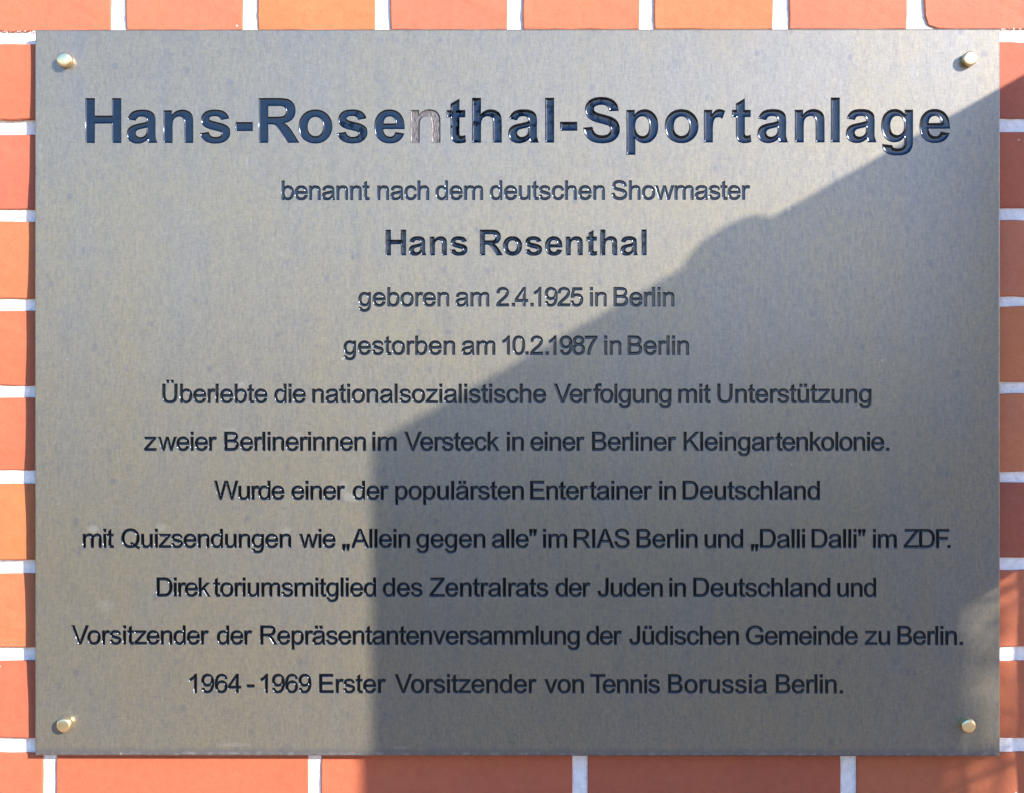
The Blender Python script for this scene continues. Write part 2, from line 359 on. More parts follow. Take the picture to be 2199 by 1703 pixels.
RIGHTC = {1: (.58, .125, .085), 2: (.66, .140, .085), 3: (.76, .19, .115), 4: (.80, .20, .10), 5: (.80, .205, .11), 6: (.52, .115, .08), 7: (.70, .16, .09), 8: (.68, .15, .08), 9: (.62, .135, .07)}  # some rows lightened in colour to stand in for light bounced onto this side
stuff_v, stuff_f = [], []
XMIN, XMAX = -1.25, 1.75
for row in range(-9, 27):
    js = joints_x(row)
    for i in range(len(js) - 1):
        pl, pr = js[i][1], js[i + 1][0]
        x0, x1 = wx(pl), wx(pr)
        if x1 < XMIN or x0 > XMAX: continue
        pc = (pl + pr) / 2
        z1 = wz(joint(row - 1, pc)[1]); z0 = wz(joint(row, pc)[0])
        if z0 < 0.02: continue
        vis = (pr > -40 and pl < 2240) and -1 <= row <= 10
        near = -0.86 < (x0 + x1) / 2 < 0.80 and -3 <= row <= 12
        x0c, x1c = max(x0, XMIN), min(x1, XMAX)
        if near:
            left = pl < 75 < pr + 40 and 1 <= row <= 8
            if row in PROUD and left and pr < 700: yt, yb = -PROUD[row][0] * 1e-3, -PROUD[row][1] * 1e-3
            else: yt, yb = random.uniform(-0.0007, 0.0006), random.uniform(-0.0007, 0.0006)
            chip = (row == 0 and abs(pl - 1984) < 2)
            v_, f_ = brick_mesh(x0c, x1c, z0, z1, vis, chip, yt, yb)
            cx, cz = (x0c + x1c) / 2, (z0 + z1) / 2
            me = mesh('brick', [(a - cx, b, c - cz) for a, b, c in v_], f_)
            o = link_mesh('brick', me, M_BRICK, wall); o.location = (cx, 0, cz)
            kk = [k for k in range(len(js) - 1) if js[k][1] == pl][0]
            c = colour()
            if row == 0:
                idx = [k for k, g_ in GAP.items() if abs(g_[0] - pr) < 2]
                idx = idx[0] if idx else (7 if pl > 1900 else None)
                if idx is not None: c = (*HUE[(0, idx)], 1)
            elif 1 <= row <= 9 and pl < 75 < pr + 40: c = (*LEFTC[row], 1)
            elif 1 <= row <= 9 and pr > 2146 and pl < 2199: c = (*RIGHTC[row], 1)
            o.color = (c[0] * 0.64, c[1] * 0.84, c[2] * 0.74, 1)
            if chip: o['label'] = 'brick with its lower left corner broken off'
        else:
            v_, f_ = brick_mesh(x0c, x1c, z0, z1, False)
            b = len(stuff_v); stuff_v += v_; stuff_f += [tuple(q + b for q in f) for f in f_]
o = link_mesh('brickwork', mesh('brickwork', stuff_v, stuff_f), M_BRICK, wall); o['kind'] = 'stuff'; o.color = (0.36, 0.101, 0.060, 1)
# mortar: a slightly uneven sheet 3.5 mm behind the faces
mv, mf = [], []
xs = np.concatenate([np.arange(XMIN, -0.52, 0.04), np.arange(-0.52, 0.52, 0.0045), np.arange(0.52, XMAX + 0.03, 0.04)])
zs = np.concatenate([np.arange(0, ZC - 0.40, 0.05), np.arange(ZC - 0.40, ZC + 0.40, 0.0045), np.arange(ZC + 0.40, 2.5, 0.05)])
nx_, nz_ = len(xs), len(zs)
lowx = np.interp(xs, np.linspace(XMIN, XMAX, 60), RNG.normal(0, 0.0003, 60))
jz = [(65 + 93) / 2] + [(JL[k][0] + JL[k][1]) / 2 for k in range(1, 9)]; jd = [4.0, 3.8, 4.2, 5.4, 7.4, 8.8, 9.6, 8.8, 4.2]
dep = np.interp(zs, [wz(q) for q in reversed([-60] + jz + [1760])], [q * 1e-3 for q in reversed([3.6] + jd + [3.8])])
fade = np.clip((-0.30 - xs) / 0.08, 0, 1)
yyg = 0.0040 * (1 - fade[None, :]) + dep[:, None] * fade[None, :] + RNG.normal(0, 0.00022, (nz_, nx_)) + lowx[None, :]
mv = [(xs[i], yyg[j, i], zs[j]) for j in range(nz_) for i in range(nx_)]
mf = [(j * nx_ + i, j * nx_ + i + 1, (j + 1) * nx_ + i + 1, (j + 1) * nx_ + i) for j in range(nz_ - 1) for i in range(nx_ - 1)]
link_mesh('mortar', mesh('mortar', mv, mf), M_MORTAR, wall, True)
bv, bf = [], []; box(bv, bf, XMIN, XMAX + 0.02, 0.014, 0.24, 0, 2.46); link_mesh('wall_core', mesh('wall_core', bv, bf), M_MORTAR, wall)
# crumbs of mortar along the joint left and right of the plate's top
cv, cf = [], []
for (a, b, yy0, n_) in ((-30, 74, 66, 26), (2147, 2235, 63, 24), (-30, 40, 254, 14), (1660, 1760, 60, 0)):
    for k in range(n_):
        x = wx(random.uniform(a, b)); z = wz(yy0 + random.gauss(0, 1.6)); r = random.uniform(0.0004, 0.0010)
        bb = len(cv); pts = [Vector((random.gauss(0, 1), random.gauss(0, 1), random.gauss(0, 1))).normalized() * r for _ in range(6)]
        oct_ = [(1, 0, 0), (-1, 0, 0), (0, 1, 0), (0, -1, 0), (0, 0, 1), (0, 0, -1)]
        cv += [(x + q[0] * r * random.uniform(.6, 1.3), 0.0014 + q[1] * r * 0.8, z + q[2] * r * random.uniform(.5, 1.1)) for q in oct_]
        cf += [(bb + i_, bb + j_, bb + k_) for i_ in (0, 1) for j_ in (2, 3) for k_ in (4, 5)]
o = link_mesh('mortar_crumbs', mesh('mortar_crumbs', cv, cf), M_MORTAR, wall); o['kind'] = 'stuff'

# ------------------------------------------------------------------ lettering outlines (per 100 em)
REG = {
'0': (55.6, "M 4.15 35.3 Q 4.15 48 6.77 55.73 Q 9.38 63.48 14.52 67.67 Q 19.67 71.88 27.48 71.88 Q 33.25 71.88 37.6 69.55 Q 41.94 67.23 44.77 62.86 Q 47.61 58.5 49.22 52.22 Q 50.83 45.95 50.83 35.3 Q 50.83 22.7 48.23 14.97 Q 45.66 7.23 40.5 3 Q 35.36 -1.22 27.48 -1.22 Q 17.19 -1.22 11.28 6.2 Q 4.15 15.14 4.15 35.3 z M 13.19 35.3 Q 13.19 17.67 17.31 11.83 Q 21.44 6 27.48 6 Q 33.55 6 37.66 11.86 Q 41.8 17.72 41.8 35.3 Q 41.8 52.98 37.66 58.78 Q 33.55 64.6 27.4 64.6 Q 21.34 64.6 17.72 59.47 Q 13.19 52.94 13.19 35.3 z"),
'1': (55.6, "M 37.25 0 L 28.47 0 L 28.47 56 Q 25.3 52.98 20.14 49.95 Q 14.98 46.92 10.89 45.41 L 10.89 53.91 Q 18.27 57.38 23.78 62.3 Q 29.3 67.23 31.59 71.88 L 37.25 71.88 z"),
'2': (55.6, "M 50.34 8.45 L 50.34 0 L 3.03 0 Q 2.94 3.17 4.05 6.11 Q 5.86 10.94 9.83 15.63 Q 13.81 20.31 21.34 26.47 Q 33.02 36.03 37.11 41.63 Q 41.22 47.22 41.22 52.2 Q 41.22 57.42 37.48 61 Q 33.73 64.59 27.73 64.59 Q 21.39 64.59 17.58 60.78 Q 13.77 56.98 13.72 50.25 L 4.69 51.17 Q 5.61 61.28 11.66 66.58 Q 17.72 71.88 27.94 71.88 Q 38.23 71.88 44.23 66.16 Q 50.25 60.45 50.25 52 Q 50.25 47.7 48.48 43.55 Q 46.73 39.41 42.66 34.81 Q 38.58 30.22 29.11 22.22 Q 21.19 15.58 18.94 13.2 Q 16.7 10.84 15.23 8.45 z"),
'4': (55.6, "M 32.33 0 L 32.33 17.14 L 1.27 17.14 L 1.27 25.2 L 33.94 71.58 L 41.11 71.58 L 41.11 25.2 L 50.78 25.2 L 50.78 17.14 L 41.11 17.14 L 41.11 0 z M 32.33 25.2 L 32.33 57.47 L 9.91 25.2 z"),
'5': (55.6, "M 4.16 18.75 L 13.38 19.53 Q 14.41 12.8 18.14 9.39 Q 21.88 6 27.16 6 Q 33.5 6 37.89 10.78 Q 42.28 15.58 42.28 23.48 Q 42.28 31 38.06 35.34 Q 33.84 39.7 27 39.7 Q 22.75 39.7 19.33 37.77 Q 15.92 35.84 13.97 32.77 L 5.72 33.84 L 12.64 70.61 L 48.25 70.61 L 48.25 62.2 L 19.67 62.2 L 15.83 42.97 Q 22.27 47.47 29.34 47.47 Q 38.72 47.47 45.16 40.97 Q 51.61 34.47 51.61 24.27 Q 51.61 14.55 45.95 7.47 Q 39.06 -1.22 27.16 -1.22 Q 17.39 -1.22 11.2 4.25 Q 5.03 9.72 4.16 18.75 z"),
'6': (55.6, "M 49.75 54.05 L 41.02 53.38 Q 39.84 58.55 37.7 60.89 Q 34.13 64.66 28.91 64.66 Q 24.7 64.66 21.53 62.31 Q 17.39 59.28 14.98 53.47 Q 12.59 47.66 12.5 36.92 Q 15.67 41.75 20.27 44.09 Q 24.86 46.44 29.89 46.44 Q 38.67 46.44 44.84 39.97 Q 51.03 33.5 51.03 23.25 Q 51.03 16.5 48.13 10.72 Q 45.22 4.94 40.14 1.86 Q 35.06 -1.22 28.61 -1.22 Q 17.63 -1.22 10.69 6.86 Q 3.77 14.94 3.77 33.5 Q 3.77 54.25 11.42 63.67 Q 18.11 71.88 29.44 71.88 Q 37.89 71.88 43.28 67.14 Q 48.69 62.41 49.75 54.05 z M 13.88 23.19 Q 13.88 18.66 15.8 14.5 Q 17.72 10.36 21.19 8.17 Q 24.66 6 28.47 6 Q 34.03 6 38.03 10.48 Q 42.05 14.98 42.05 22.7 Q 42.05 30.13 38.08 34.39 Q 34.13 38.67 28.13 38.67 Q 22.17 38.67 18.02 34.39 Q 13.88 30.13 13.88 23.19 z"),
'7': (55.6, "M 4.73 62.2 L 4.73 70.66 L 51.08 70.66 L 51.08 63.81 Q 44.23 56.55 37.52 44.48 Q 30.81 32.42 27.16 19.67 Q 24.52 10.69 23.78 0 L 14.75 0 Q 14.89 8.45 18.06 20.41 Q 21.23 32.38 27.17 43.48 Q 33.11 54.59 39.8 62.2 z"),
'8': (55.6, "M 17.67 38.81 Q 12.2 40.83 9.56 44.53 Q 6.94 48.25 6.94 53.42 Q 6.94 61.23 12.55 66.55 Q 18.17 71.88 27.48 71.88 Q 36.86 71.88 42.58 66.42 Q 48.3 60.98 48.3 53.17 Q 48.3 48.19 45.67 44.5 Q 43.06 40.83 37.75 38.81 Q 44.34 36.67 47.78 31.88 Q 51.22 27.09 51.22 20.45 Q 51.22 11.28 44.72 5.03 Q 38.23 -1.22 27.64 -1.22 Q 17.05 -1.22 10.55 5.05 Q 4.05 11.33 4.05 20.7 Q 4.05 27.69 7.59 32.39 Q 11.14 37.11 17.67 38.81 z M 15.92 53.72 Q 15.92 48.64 19.19 45.41 Q 22.47 42.19 27.69 42.19 Q 32.77 42.19 36.02 45.38 Q 39.27 48.58 39.27 53.22 Q 39.27 58.06 35.91 61.36 Q 32.56 64.66 27.59 64.66 Q 22.56 64.66 19.23 61.42 Q 15.92 58.2 15.92 53.72 z M 13.09 20.66 Q 13.09 16.89 14.88 13.38 Q 16.66 9.86 20.17 7.92 Q 23.69 6 27.73 6 Q 34.03 6 38.13 10.05 Q 42.23 14.11 42.23 20.36 Q 42.23 26.7 38.02 30.86 Q 33.8 35.02 27.44 35.02 Q 21.23 35.02 17.16 30.91 Q 13.09 26.81 13.09 20.66 z"),
'9': (55.6, "M 5.47 16.55 L 13.92 17.33 Q 14.98 11.38 18.02 8.69 Q 21.05 6 25.78 6 Q 29.83 6 32.88 7.86 Q 35.94 9.72 37.89 12.81 Q 39.84 15.92 41.16 21.19 Q 42.48 26.47 42.48 31.94 Q 42.48 32.52 42.44 33.69 Q 39.8 29.5 35.23 26.88 Q 30.67 24.27 25.34 24.27 Q 16.45 24.27 10.3 30.7 Q 4.16 37.16 4.16 47.7 Q 4.16 58.59 10.58 65.23 Q 17 71.88 26.66 71.88 Q 33.64 71.88 39.42 68.11 Q 45.22 64.36 48.22 57.39 Q 51.22 50.44 51.22 37.25 Q 51.22 23.53 48.23 15.41 Q 45.27 7.28 39.38 3.03 Q 33.5 -1.22 25.59 -1.22 Q 17.19 -1.22 11.86 3.44 Q 6.55 8.11 5.47 16.55 z M 41.45 48.14 Q 41.45 55.72 37.42 60.16 Q 33.41 64.59 27.73 64.59 Q 21.88 64.59 17.53 59.81 Q 13.19 55.03 13.19 47.41 Q 13.19 40.58 17.31 36.3 Q 21.44 32.03 27.48 32.03 Q 33.59 32.03 37.52 36.3 Q 41.45 40.58 41.45 48.14 z"),
'a': (55.6, "M 40.44 6.39 Q 35.55 2.25 31.03 0.53 Q 26.52 -1.17 21.34 -1.17 Q 12.8 -1.17 8.2 3 Q 3.61 7.17 3.61 13.67 Q 3.61 17.48 5.34 20.63 Q 7.08 23.78 9.89 25.69 Q 12.7 27.59 16.22 28.56 Q 18.8 29.25 24.03 29.89 Q 34.67 31.16 39.7 32.91 Q 39.75 34.72 39.75 35.2 Q 39.75 40.58 37.25 42.78 Q 33.89 45.75 27.25 45.75 Q 21.05 45.75 18.09 43.58 Q 15.14 41.41 13.72 35.89 L 5.13 37.06 Q 6.3 42.58 8.98 45.97 Q 11.67 49.36 16.75 51.19 Q 21.83 53.03 28.52 53.03 Q 35.16 53.03 39.3 51.47 Q 43.45 49.91 45.41 47.53 Q 47.36 45.17 48.14 41.55 Q 48.58 39.31 48.58 33.45 L 48.58 21.73 Q 48.58 9.47 49.14 6.22 Q 49.7 2.98 51.38 0 L 42.19 0 Q 40.83 2.73 40.44 6.39 z M 39.7 26.03 Q 34.91 24.08 25.34 22.7 Q 19.92 21.92 17.67 20.94 Q 15.44 19.97 14.2 18.09 Q 12.98 16.22 12.98 13.92 Q 12.98 10.41 15.64 8.06 Q 18.31 5.72 23.44 5.72 Q 28.52 5.72 32.47 7.94 Q 36.42 10.16 38.28 14.02 Q 39.7 17 39.7 22.8 z"),
'b': (55.6, "M 14.7 0 L 6.55 0 L 6.55 71.58 L 15.33 71.58 L 15.33 46.05 Q 20.91 53.03 29.55 53.03 Q 34.33 53.03 38.59 51.09 Q 42.88 49.17 45.63 45.67 Q 48.39 42.19 49.95 37.25 Q 51.52 32.33 51.52 26.7 Q 51.52 13.38 44.92 6.09 Q 38.33 -1.17 29.11 -1.17 Q 19.92 -1.17 14.7 6.5 z M 14.59 26.31 Q 14.59 17 17.14 12.84 Q 21.3 6.06 28.38 6.06 Q 34.13 6.06 38.33 11.06 Q 42.53 16.06 42.53 25.98 Q 42.53 36.14 38.5 40.97 Q 34.47 45.8 28.77 45.8 Q 23 45.8 18.8 40.8 Q 14.59 35.8 14.59 26.31 z"),
'c': (50.0, "M 40.44 19 L 49.08 17.88 Q 47.66 8.94 41.81 3.88 Q 35.98 -1.17 27.48 -1.17 Q 16.84 -1.17 10.38 5.78 Q 3.91 12.75 3.91 25.73 Q 3.91 34.13 6.69 40.42 Q 9.47 46.73 15.16 49.88 Q 20.84 53.03 27.55 53.03 Q 35.98 53.03 41.36 48.75 Q 46.73 44.48 48.25 36.63 L 39.7 35.3 Q 38.48 40.53 35.38 43.16 Q 32.28 45.8 27.88 45.8 Q 21.23 45.8 17.08 41.03 Q 12.94 36.28 12.94 25.98 Q 12.94 15.53 16.94 10.8 Q 20.95 6.06 27.39 6.06 Q 32.56 6.06 36.03 9.23 Q 39.5 12.41 40.44 19 z"),
'd': (55.6, "M 40.23 0 L 40.23 6.55 Q 35.3 -1.17 25.73 -1.17 Q 19.53 -1.17 14.33 2.25 Q 9.13 5.67 6.27 11.8 Q 3.42 17.92 3.42 25.88 Q 3.42 33.64 6 39.97 Q 8.59 46.3 13.77 49.66 Q 18.95 53.03 25.34 53.03 Q 30.03 53.03 33.69 51.05 Q 37.36 49.08 39.66 45.91 L 39.66 71.58 L 48.39 71.58 L 48.39 0 z M 12.45 25.88 Q 12.45 15.92 16.64 10.98 Q 20.84 6.06 26.56 6.06 Q 32.33 6.06 36.34 10.77 Q 40.38 15.48 40.38 25.14 Q 40.38 35.8 36.27 40.77 Q 32.17 45.75 26.17 45.75 Q 20.31 45.75 16.38 40.97 Q 12.45 36.19 12.45 25.88 z"),
'e': (55.6, "M 42.09 16.7 L 51.17 15.58 Q 49.03 7.63 43.22 3.22 Q 37.41 -1.17 28.38 -1.17 Q 17 -1.17 10.33 5.83 Q 3.66 12.84 3.66 25.48 Q 3.66 38.58 10.39 45.8 Q 17.14 53.03 27.88 53.03 Q 38.28 53.03 44.88 45.95 Q 51.47 38.88 51.47 26.03 Q 51.47 25.25 51.42 23.69 L 12.75 23.69 Q 13.23 15.14 17.58 10.59 Q 21.92 6.06 28.42 6.06 Q 33.25 6.06 36.67 8.59 Q 40.09 11.14 42.09 16.7 z M 13.23 30.91 L 42.19 30.91 Q 41.61 37.45 38.88 40.72 Q 34.67 45.8 27.98 45.8 Q 21.92 45.8 17.8 41.75 Q 13.67 37.7 13.23 30.91 z"),
'f': (27.8, "M 8.69 0 L 8.69 45.02 L 0.92 45.02 L 0.92 51.86 L 8.69 51.86 L 8.69 57.38 Q 8.69 62.59 9.63 65.14 Q 10.89 68.56 14.08 70.67 Q 17.28 72.8 23.05 72.8 Q 26.77 72.8 31.25 71.92 L 29.94 64.27 Q 27.2 64.75 24.75 64.75 Q 20.75 64.75 19.09 63.03 Q 17.44 61.33 17.44 56.64 L 17.44 51.86 L 27.55 51.86 L 27.55 45.02 L 17.44 45.02 L 17.44 0 z"),
'g': (55.6, "M 4.98 -4.3 L 13.53 -5.56 Q 14.06 -9.52 16.5 -11.33 Q 19.78 -13.77 25.44 -13.77 Q 31.55 -13.77 34.86 -11.33 Q 38.19 -8.89 39.36 -4.5 Q 40.05 -1.81 39.98 6.78 Q 34.23 0 25.64 0 Q 14.94 0 9.08 7.72 Q 3.22 15.44 3.22 26.22 Q 3.22 33.64 5.91 39.91 Q 8.59 46.19 13.69 49.61 Q 18.8 53.03 25.69 53.03 Q 34.86 53.03 40.83 45.61 L 40.83 51.86 L 48.92 51.86 L 48.92 7.03 Q 48.92 -5.08 46.45 -10.13 Q 44 -15.19 38.64 -18.11 Q 33.3 -21.05 25.48 -21.05 Q 16.22 -21.05 10.5 -16.88 Q 4.78 -12.7 4.98 -4.3 z M 12.25 26.86 Q 12.25 16.66 16.3 11.97 Q 20.36 7.28 26.47 7.28 Q 32.52 7.28 36.61 11.94 Q 40.72 16.61 40.72 26.56 Q 40.72 36.08 36.5 40.91 Q 32.28 45.75 26.31 45.75 Q 20.45 45.75 16.34 40.98 Q 12.25 36.23 12.25 26.86 z"),
'h': (55.6, "M 6.59 0 L 6.59 71.58 L 15.38 71.58 L 15.38 45.91 Q 21.53 53.03 30.91 53.03 Q 36.67 53.03 40.92 50.75 Q 45.17 48.48 47 44.48 Q 48.83 40.48 48.83 32.86 L 48.83 0 L 40.05 0 L 40.05 32.86 Q 40.05 39.45 37.19 42.45 Q 34.33 45.45 29.11 45.45 Q 25.2 45.45 21.75 43.42 Q 18.31 41.41 16.84 37.94 Q 15.38 34.47 15.38 28.38 L 15.38 0 z"),
'i': (22.2, "M 6.64 61.47 L 6.64 71.58 L 15.44 71.58 L 15.44 61.47 z M 6.64 0 L 6.64 51.86 L 15.44 51.86 L 15.44 0 z"),
'k': (50.0, "M 6.64 0 L 6.64 71.58 L 15.44 71.58 L 15.44 30.77 L 36.23 51.86 L 47.61 51.86 L 27.78 32.63 L 49.61 0 L 38.77 0 L 21.63 26.52 L 15.44 20.56 L 15.44 0 z"),
'l': (22.2, "M 6.39 0 L 6.39 71.58 L 15.19 71.58 L 15.19 0 z"),
'm': (83.3, "M 6.59 0 L 6.59 51.86 L 14.45 51.86 L 14.45 44.58 Q 16.89 48.39 20.94 50.7 Q 25 53.03 30.17 53.03 Q 35.94 53.03 39.63 50.64 Q 43.31 48.25 44.83 43.95 Q 50.98 53.03 60.84 53.03 Q 68.56 53.03 72.7 48.75 Q 76.86 44.48 76.86 35.59 L 76.86 0 L 68.11 0 L 68.11 32.67 Q 68.11 37.94 67.25 40.25 Q 66.41 42.58 64.16 43.98 Q 61.92 45.41 58.89 45.41 Q 53.42 45.41 49.8 41.77 Q 46.19 38.14 46.19 30.13 L 46.19 0 L 37.41 0 L 37.41 33.69 Q 37.41 39.55 35.25 42.47 Q 33.11 45.41 28.22 45.41 Q 24.52 45.41 21.36 43.45 Q 18.22 41.5 16.8 37.73 Q 15.38 33.98 15.38 26.91 L 15.38 0 z"),
'n': (55.6, "M 6.59 0 L 6.59 51.86 L 14.5 51.86 L 14.5 44.48 Q 20.22 53.03 31 53.03 Q 35.69 53.03 39.63 51.34 Q 43.56 49.66 45.52 46.92 Q 47.47 44.19 48.25 40.44 Q 48.73 37.98 48.73 31.89 L 48.73 0 L 39.94 0 L 39.94 31.55 Q 39.94 36.92 38.91 39.58 Q 37.89 42.23 35.28 43.81 Q 32.67 45.41 29.16 45.41 Q 23.53 45.41 19.45 41.84 Q 15.38 38.28 15.38 28.33 L 15.38 0 z"),
'o': (55.6, "M 3.33 25.92 Q 3.33 40.33 11.33 47.27 Q 18.02 53.03 27.64 53.03 Q 38.33 53.03 45.11 46.02 Q 51.91 39.02 51.91 26.66 Q 51.91 16.66 48.91 10.91 Q 45.91 5.17 40.16 2 Q 34.42 -1.17 27.64 -1.17 Q 16.75 -1.17 10.03 5.81 Q 3.33 12.8 3.33 25.92 z M 12.36 25.92 Q 12.36 15.97 16.7 11.02 Q 21.05 6.06 27.64 6.06 Q 34.19 6.06 38.53 11.03 Q 42.88 16.02 42.88 26.22 Q 42.88 35.84 38.5 40.8 Q 34.13 45.75 27.64 45.75 Q 21.05 45.75 16.7 40.81 Q 12.36 35.89 12.36 25.92 z"),
'p': (55.6, "M 6.59 -19.88 L 6.59 51.86 L 14.59 51.86 L 14.59 45.13 Q 17.44 49.08 21 51.05 Q 24.56 53.03 29.64 53.03 Q 36.28 53.03 41.36 49.61 Q 46.44 46.19 49.02 39.95 Q 51.61 33.73 51.61 26.31 Q 51.61 18.36 48.75 11.98 Q 45.91 5.61 40.45 2.22 Q 35.02 -1.17 29 -1.17 Q 24.61 -1.17 21.11 0.69 Q 17.63 2.55 15.38 5.38 L 15.38 -19.88 z M 14.55 25.64 Q 14.55 15.63 18.59 10.84 Q 22.66 6.06 28.42 6.06 Q 34.28 6.06 38.45 11.02 Q 42.63 15.97 42.63 26.38 Q 42.63 36.28 38.55 41.2 Q 34.47 46.14 28.81 46.14 Q 23.19 46.14 18.86 40.89 Q 14.55 35.64 14.55 25.64 z"),
'r': (33.3, "M 6.5 0 L 6.5 51.86 L 14.41 51.86 L 14.41 44 Q 17.44 49.52 20 51.27 Q 22.56 53.03 25.64 53.03 Q 30.08 53.03 34.67 50.2 L 31.64 42.05 Q 28.42 43.95 25.2 43.95 Q 22.31 43.95 20.02 42.22 Q 17.72 40.48 16.75 37.41 Q 15.28 32.72 15.28 27.16 L 15.28 0 z"),
's': (50.0, "M 3.08 15.48 L 11.77 16.84 Q 12.5 11.63 15.84 8.84 Q 19.19 6.06 25.2 6.06 Q 31.25 6.06 34.17 8.52 Q 37.11 10.98 37.11 14.31 Q 37.11 17.28 34.52 19 Q 32.72 20.17 25.53 21.97 Q 15.88 24.42 12.14 26.2 Q 8.41 27.98 6.47 31.13 Q 4.55 34.28 4.55 38.09 Q 4.55 41.55 6.13 44.5 Q 7.72 47.47 10.45 49.42 Q 12.5 50.92 16.03 51.97 Q 19.58 53.03 23.64 53.03 Q 29.73 53.03 34.34 51.27 Q 38.97 49.52 41.16 46.5 Q 43.36 43.5 44.19 38.48 L 35.59 37.31 Q 35.02 41.31 32.2 43.55 Q 29.39 45.8 24.27 45.8 Q 18.22 45.8 15.63 43.8 Q 13.03 41.8 13.03 39.11 Q 13.03 37.41 14.11 36.03 Q 15.19 34.63 17.48 33.69 Q 18.8 33.2 25.25 31.45 Q 34.58 28.95 38.25 27.36 Q 41.94 25.78 44.03 22.75 Q 46.14 19.73 46.14 15.23 Q 46.14 10.84 43.58 6.95 Q 41.02 3.08 36.17 0.95 Q 31.34 -1.17 25.25 -1.17 Q 15.14 -1.17 9.84 3.03 Q 4.55 7.23 3.08 15.48 z"),
't': (27.8, "M 25.78 7.86 L 27.05 0.09 Q 23.34 -0.69 20.41 -0.69 Q 15.63 -0.69 12.98 0.83 Q 10.36 2.34 9.28 4.81 Q 8.2 7.28 8.2 15.19 L 8.2 45.02 L 1.77 45.02 L 1.77 51.86 L 8.2 51.86 L 8.2 64.7 L 16.94 69.97 L 16.94 51.86 L 25.78 51.86 L 25.78 45.02 L 16.94 45.02 L 16.94 14.7 Q 16.94 10.94 17.41 9.86 Q 17.88 8.8 18.92 8.16 Q 19.97 7.52 21.92 7.52 Q 23.39 7.52 25.78 7.86 z"),
'u': (55.6, "M 40.58 0 L 40.58 7.63 Q 34.52 -1.17 24.13 -1.17 Q 19.53 -1.17 15.55 0.58 Q 11.58 2.34 9.64 5 Q 7.72 7.67 6.94 11.53 Q 6.39 14.11 6.39 19.73 L 6.39 51.86 L 15.19 51.86 L 15.19 23.09 Q 15.19 16.22 15.72 13.81 Q 16.55 10.36 19.23 8.38 Q 21.92 6.39 25.88 6.39 Q 29.83 6.39 33.3 8.42 Q 36.77 10.45 38.2 13.94 Q 39.66 17.44 39.66 24.08 L 39.66 51.86 L 48.44 51.86 L 48.44 0 z"),
'v': (50.0, "M 21 0 L 1.27 51.86 L 10.55 51.86 L 21.69 20.8 Q 23.48 15.77 25 10.36 Q 26.17 14.45 28.27 20.22 L 39.8 51.86 L 48.83 51.86 L 29.2 0 z"),
'w': (72.2, "M 16.16 0 L 0.3 51.86 L 9.38 51.86 L 17.63 21.92 L 20.7 10.8 Q 20.91 11.63 23.39 21.48 L 31.64 51.86 L 40.67 51.86 L 48.44 21.78 L 51.03 11.86 L 54 21.88 L 62.89 51.86 L 71.44 51.86 L 55.22 0 L 46.09 0 L 37.84 31.06 L 35.84 39.89 L 25.34 0 z"),
'z': (50.0, "M 1.95 0 L 1.95 7.13 L 34.97 45.02 Q 29.34 44.73 25.05 44.73 L 3.91 44.73 L 3.91 51.86 L 46.3 51.86 L 46.3 46.05 L 18.22 13.14 L 12.8 7.13 Q 18.7 7.56 23.88 7.56 L 47.86 7.56 L 47.86 0 z"),
'A': (66.7, "M -0.14 0 L 27.34 71.58 L 37.55 71.58 L 66.84 0 L 56.06 0 L 47.7 21.69 L 17.78 21.69 L 9.91 0 z M 20.52 29.39 L 44.78 29.39 L 37.31 49.22 Q 33.89 58.25 32.23 64.06 Q 30.86 57.17 28.38 50.39 z"),
'B': (66.7, "M 7.33 0 L 7.33 71.58 L 34.19 71.58 Q 42.39 71.58 47.34 69.41 Q 52.3 67.23 55.09 62.72 Q 57.91 58.2 57.91 53.27 Q 57.91 48.69 55.42 44.63 Q 52.94 40.58 47.91 38.09 Q 54.39 36.19 57.88 31.59 Q 61.38 27 61.38 20.75 Q 61.38 15.72 59.25 11.39 Q 57.13 7.08 54 4.73 Q 50.88 2.39 46.16 1.19 Q 41.45 0 34.63 0 z M 16.8 41.5 L 32.28 41.5 Q 38.58 41.5 41.31 42.33 Q 44.92 43.41 46.75 45.89 Q 48.58 48.39 48.58 52.16 Q 48.58 55.72 46.88 58.42 Q 45.17 61.14 41.98 62.14 Q 38.81 63.14 31.11 63.14 L 16.8 63.14 z M 16.8 8.45 L 34.63 8.45 Q 39.2 8.45 41.06 8.8 Q 44.34 9.38 46.53 10.73 Q 48.73 12.11 50.14 14.72 Q 51.56 17.33 51.56 20.75 Q 51.56 24.75 49.52 27.7 Q 47.47 30.67 43.83 31.86 Q 40.19 33.06 33.34 33.06 L 16.8 33.06 z"),
'D': (72.2, "M 7.72 0 L 7.72 71.58 L 32.38 71.58 Q 40.72 71.58 45.13 70.56 Q 51.27 69.14 55.61 65.44 Q 61.28 60.64 64.08 53.19 Q 66.89 45.75 66.89 36.19 Q 66.89 28.03 64.98 21.73 Q 63.09 15.44 60.11 11.3 Q 57.13 7.17 53.58 4.8 Q 50.05 2.44 45.05 1.22 Q 40.05 0 33.55 0 z M 17.19 8.45 L 32.47 8.45 Q 39.55 8.45 43.58 9.77 Q 47.61 11.08 50 13.48 Q 53.38 16.84 55.25 22.53 Q 57.13 28.22 57.13 36.33 Q 57.13 47.56 53.44 53.59 Q 49.75 59.63 44.48 61.67 Q 40.67 63.14 32.23 63.14 L 17.19 63.14 z"),
'E': (66.7, "M 7.91 0 L 7.91 71.58 L 59.67 71.58 L 59.67 63.14 L 17.39 63.14 L 17.39 41.22 L 56.98 41.22 L 56.98 32.81 L 17.39 32.81 L 17.39 8.45 L 61.33 8.45 L 61.33 0 z"),
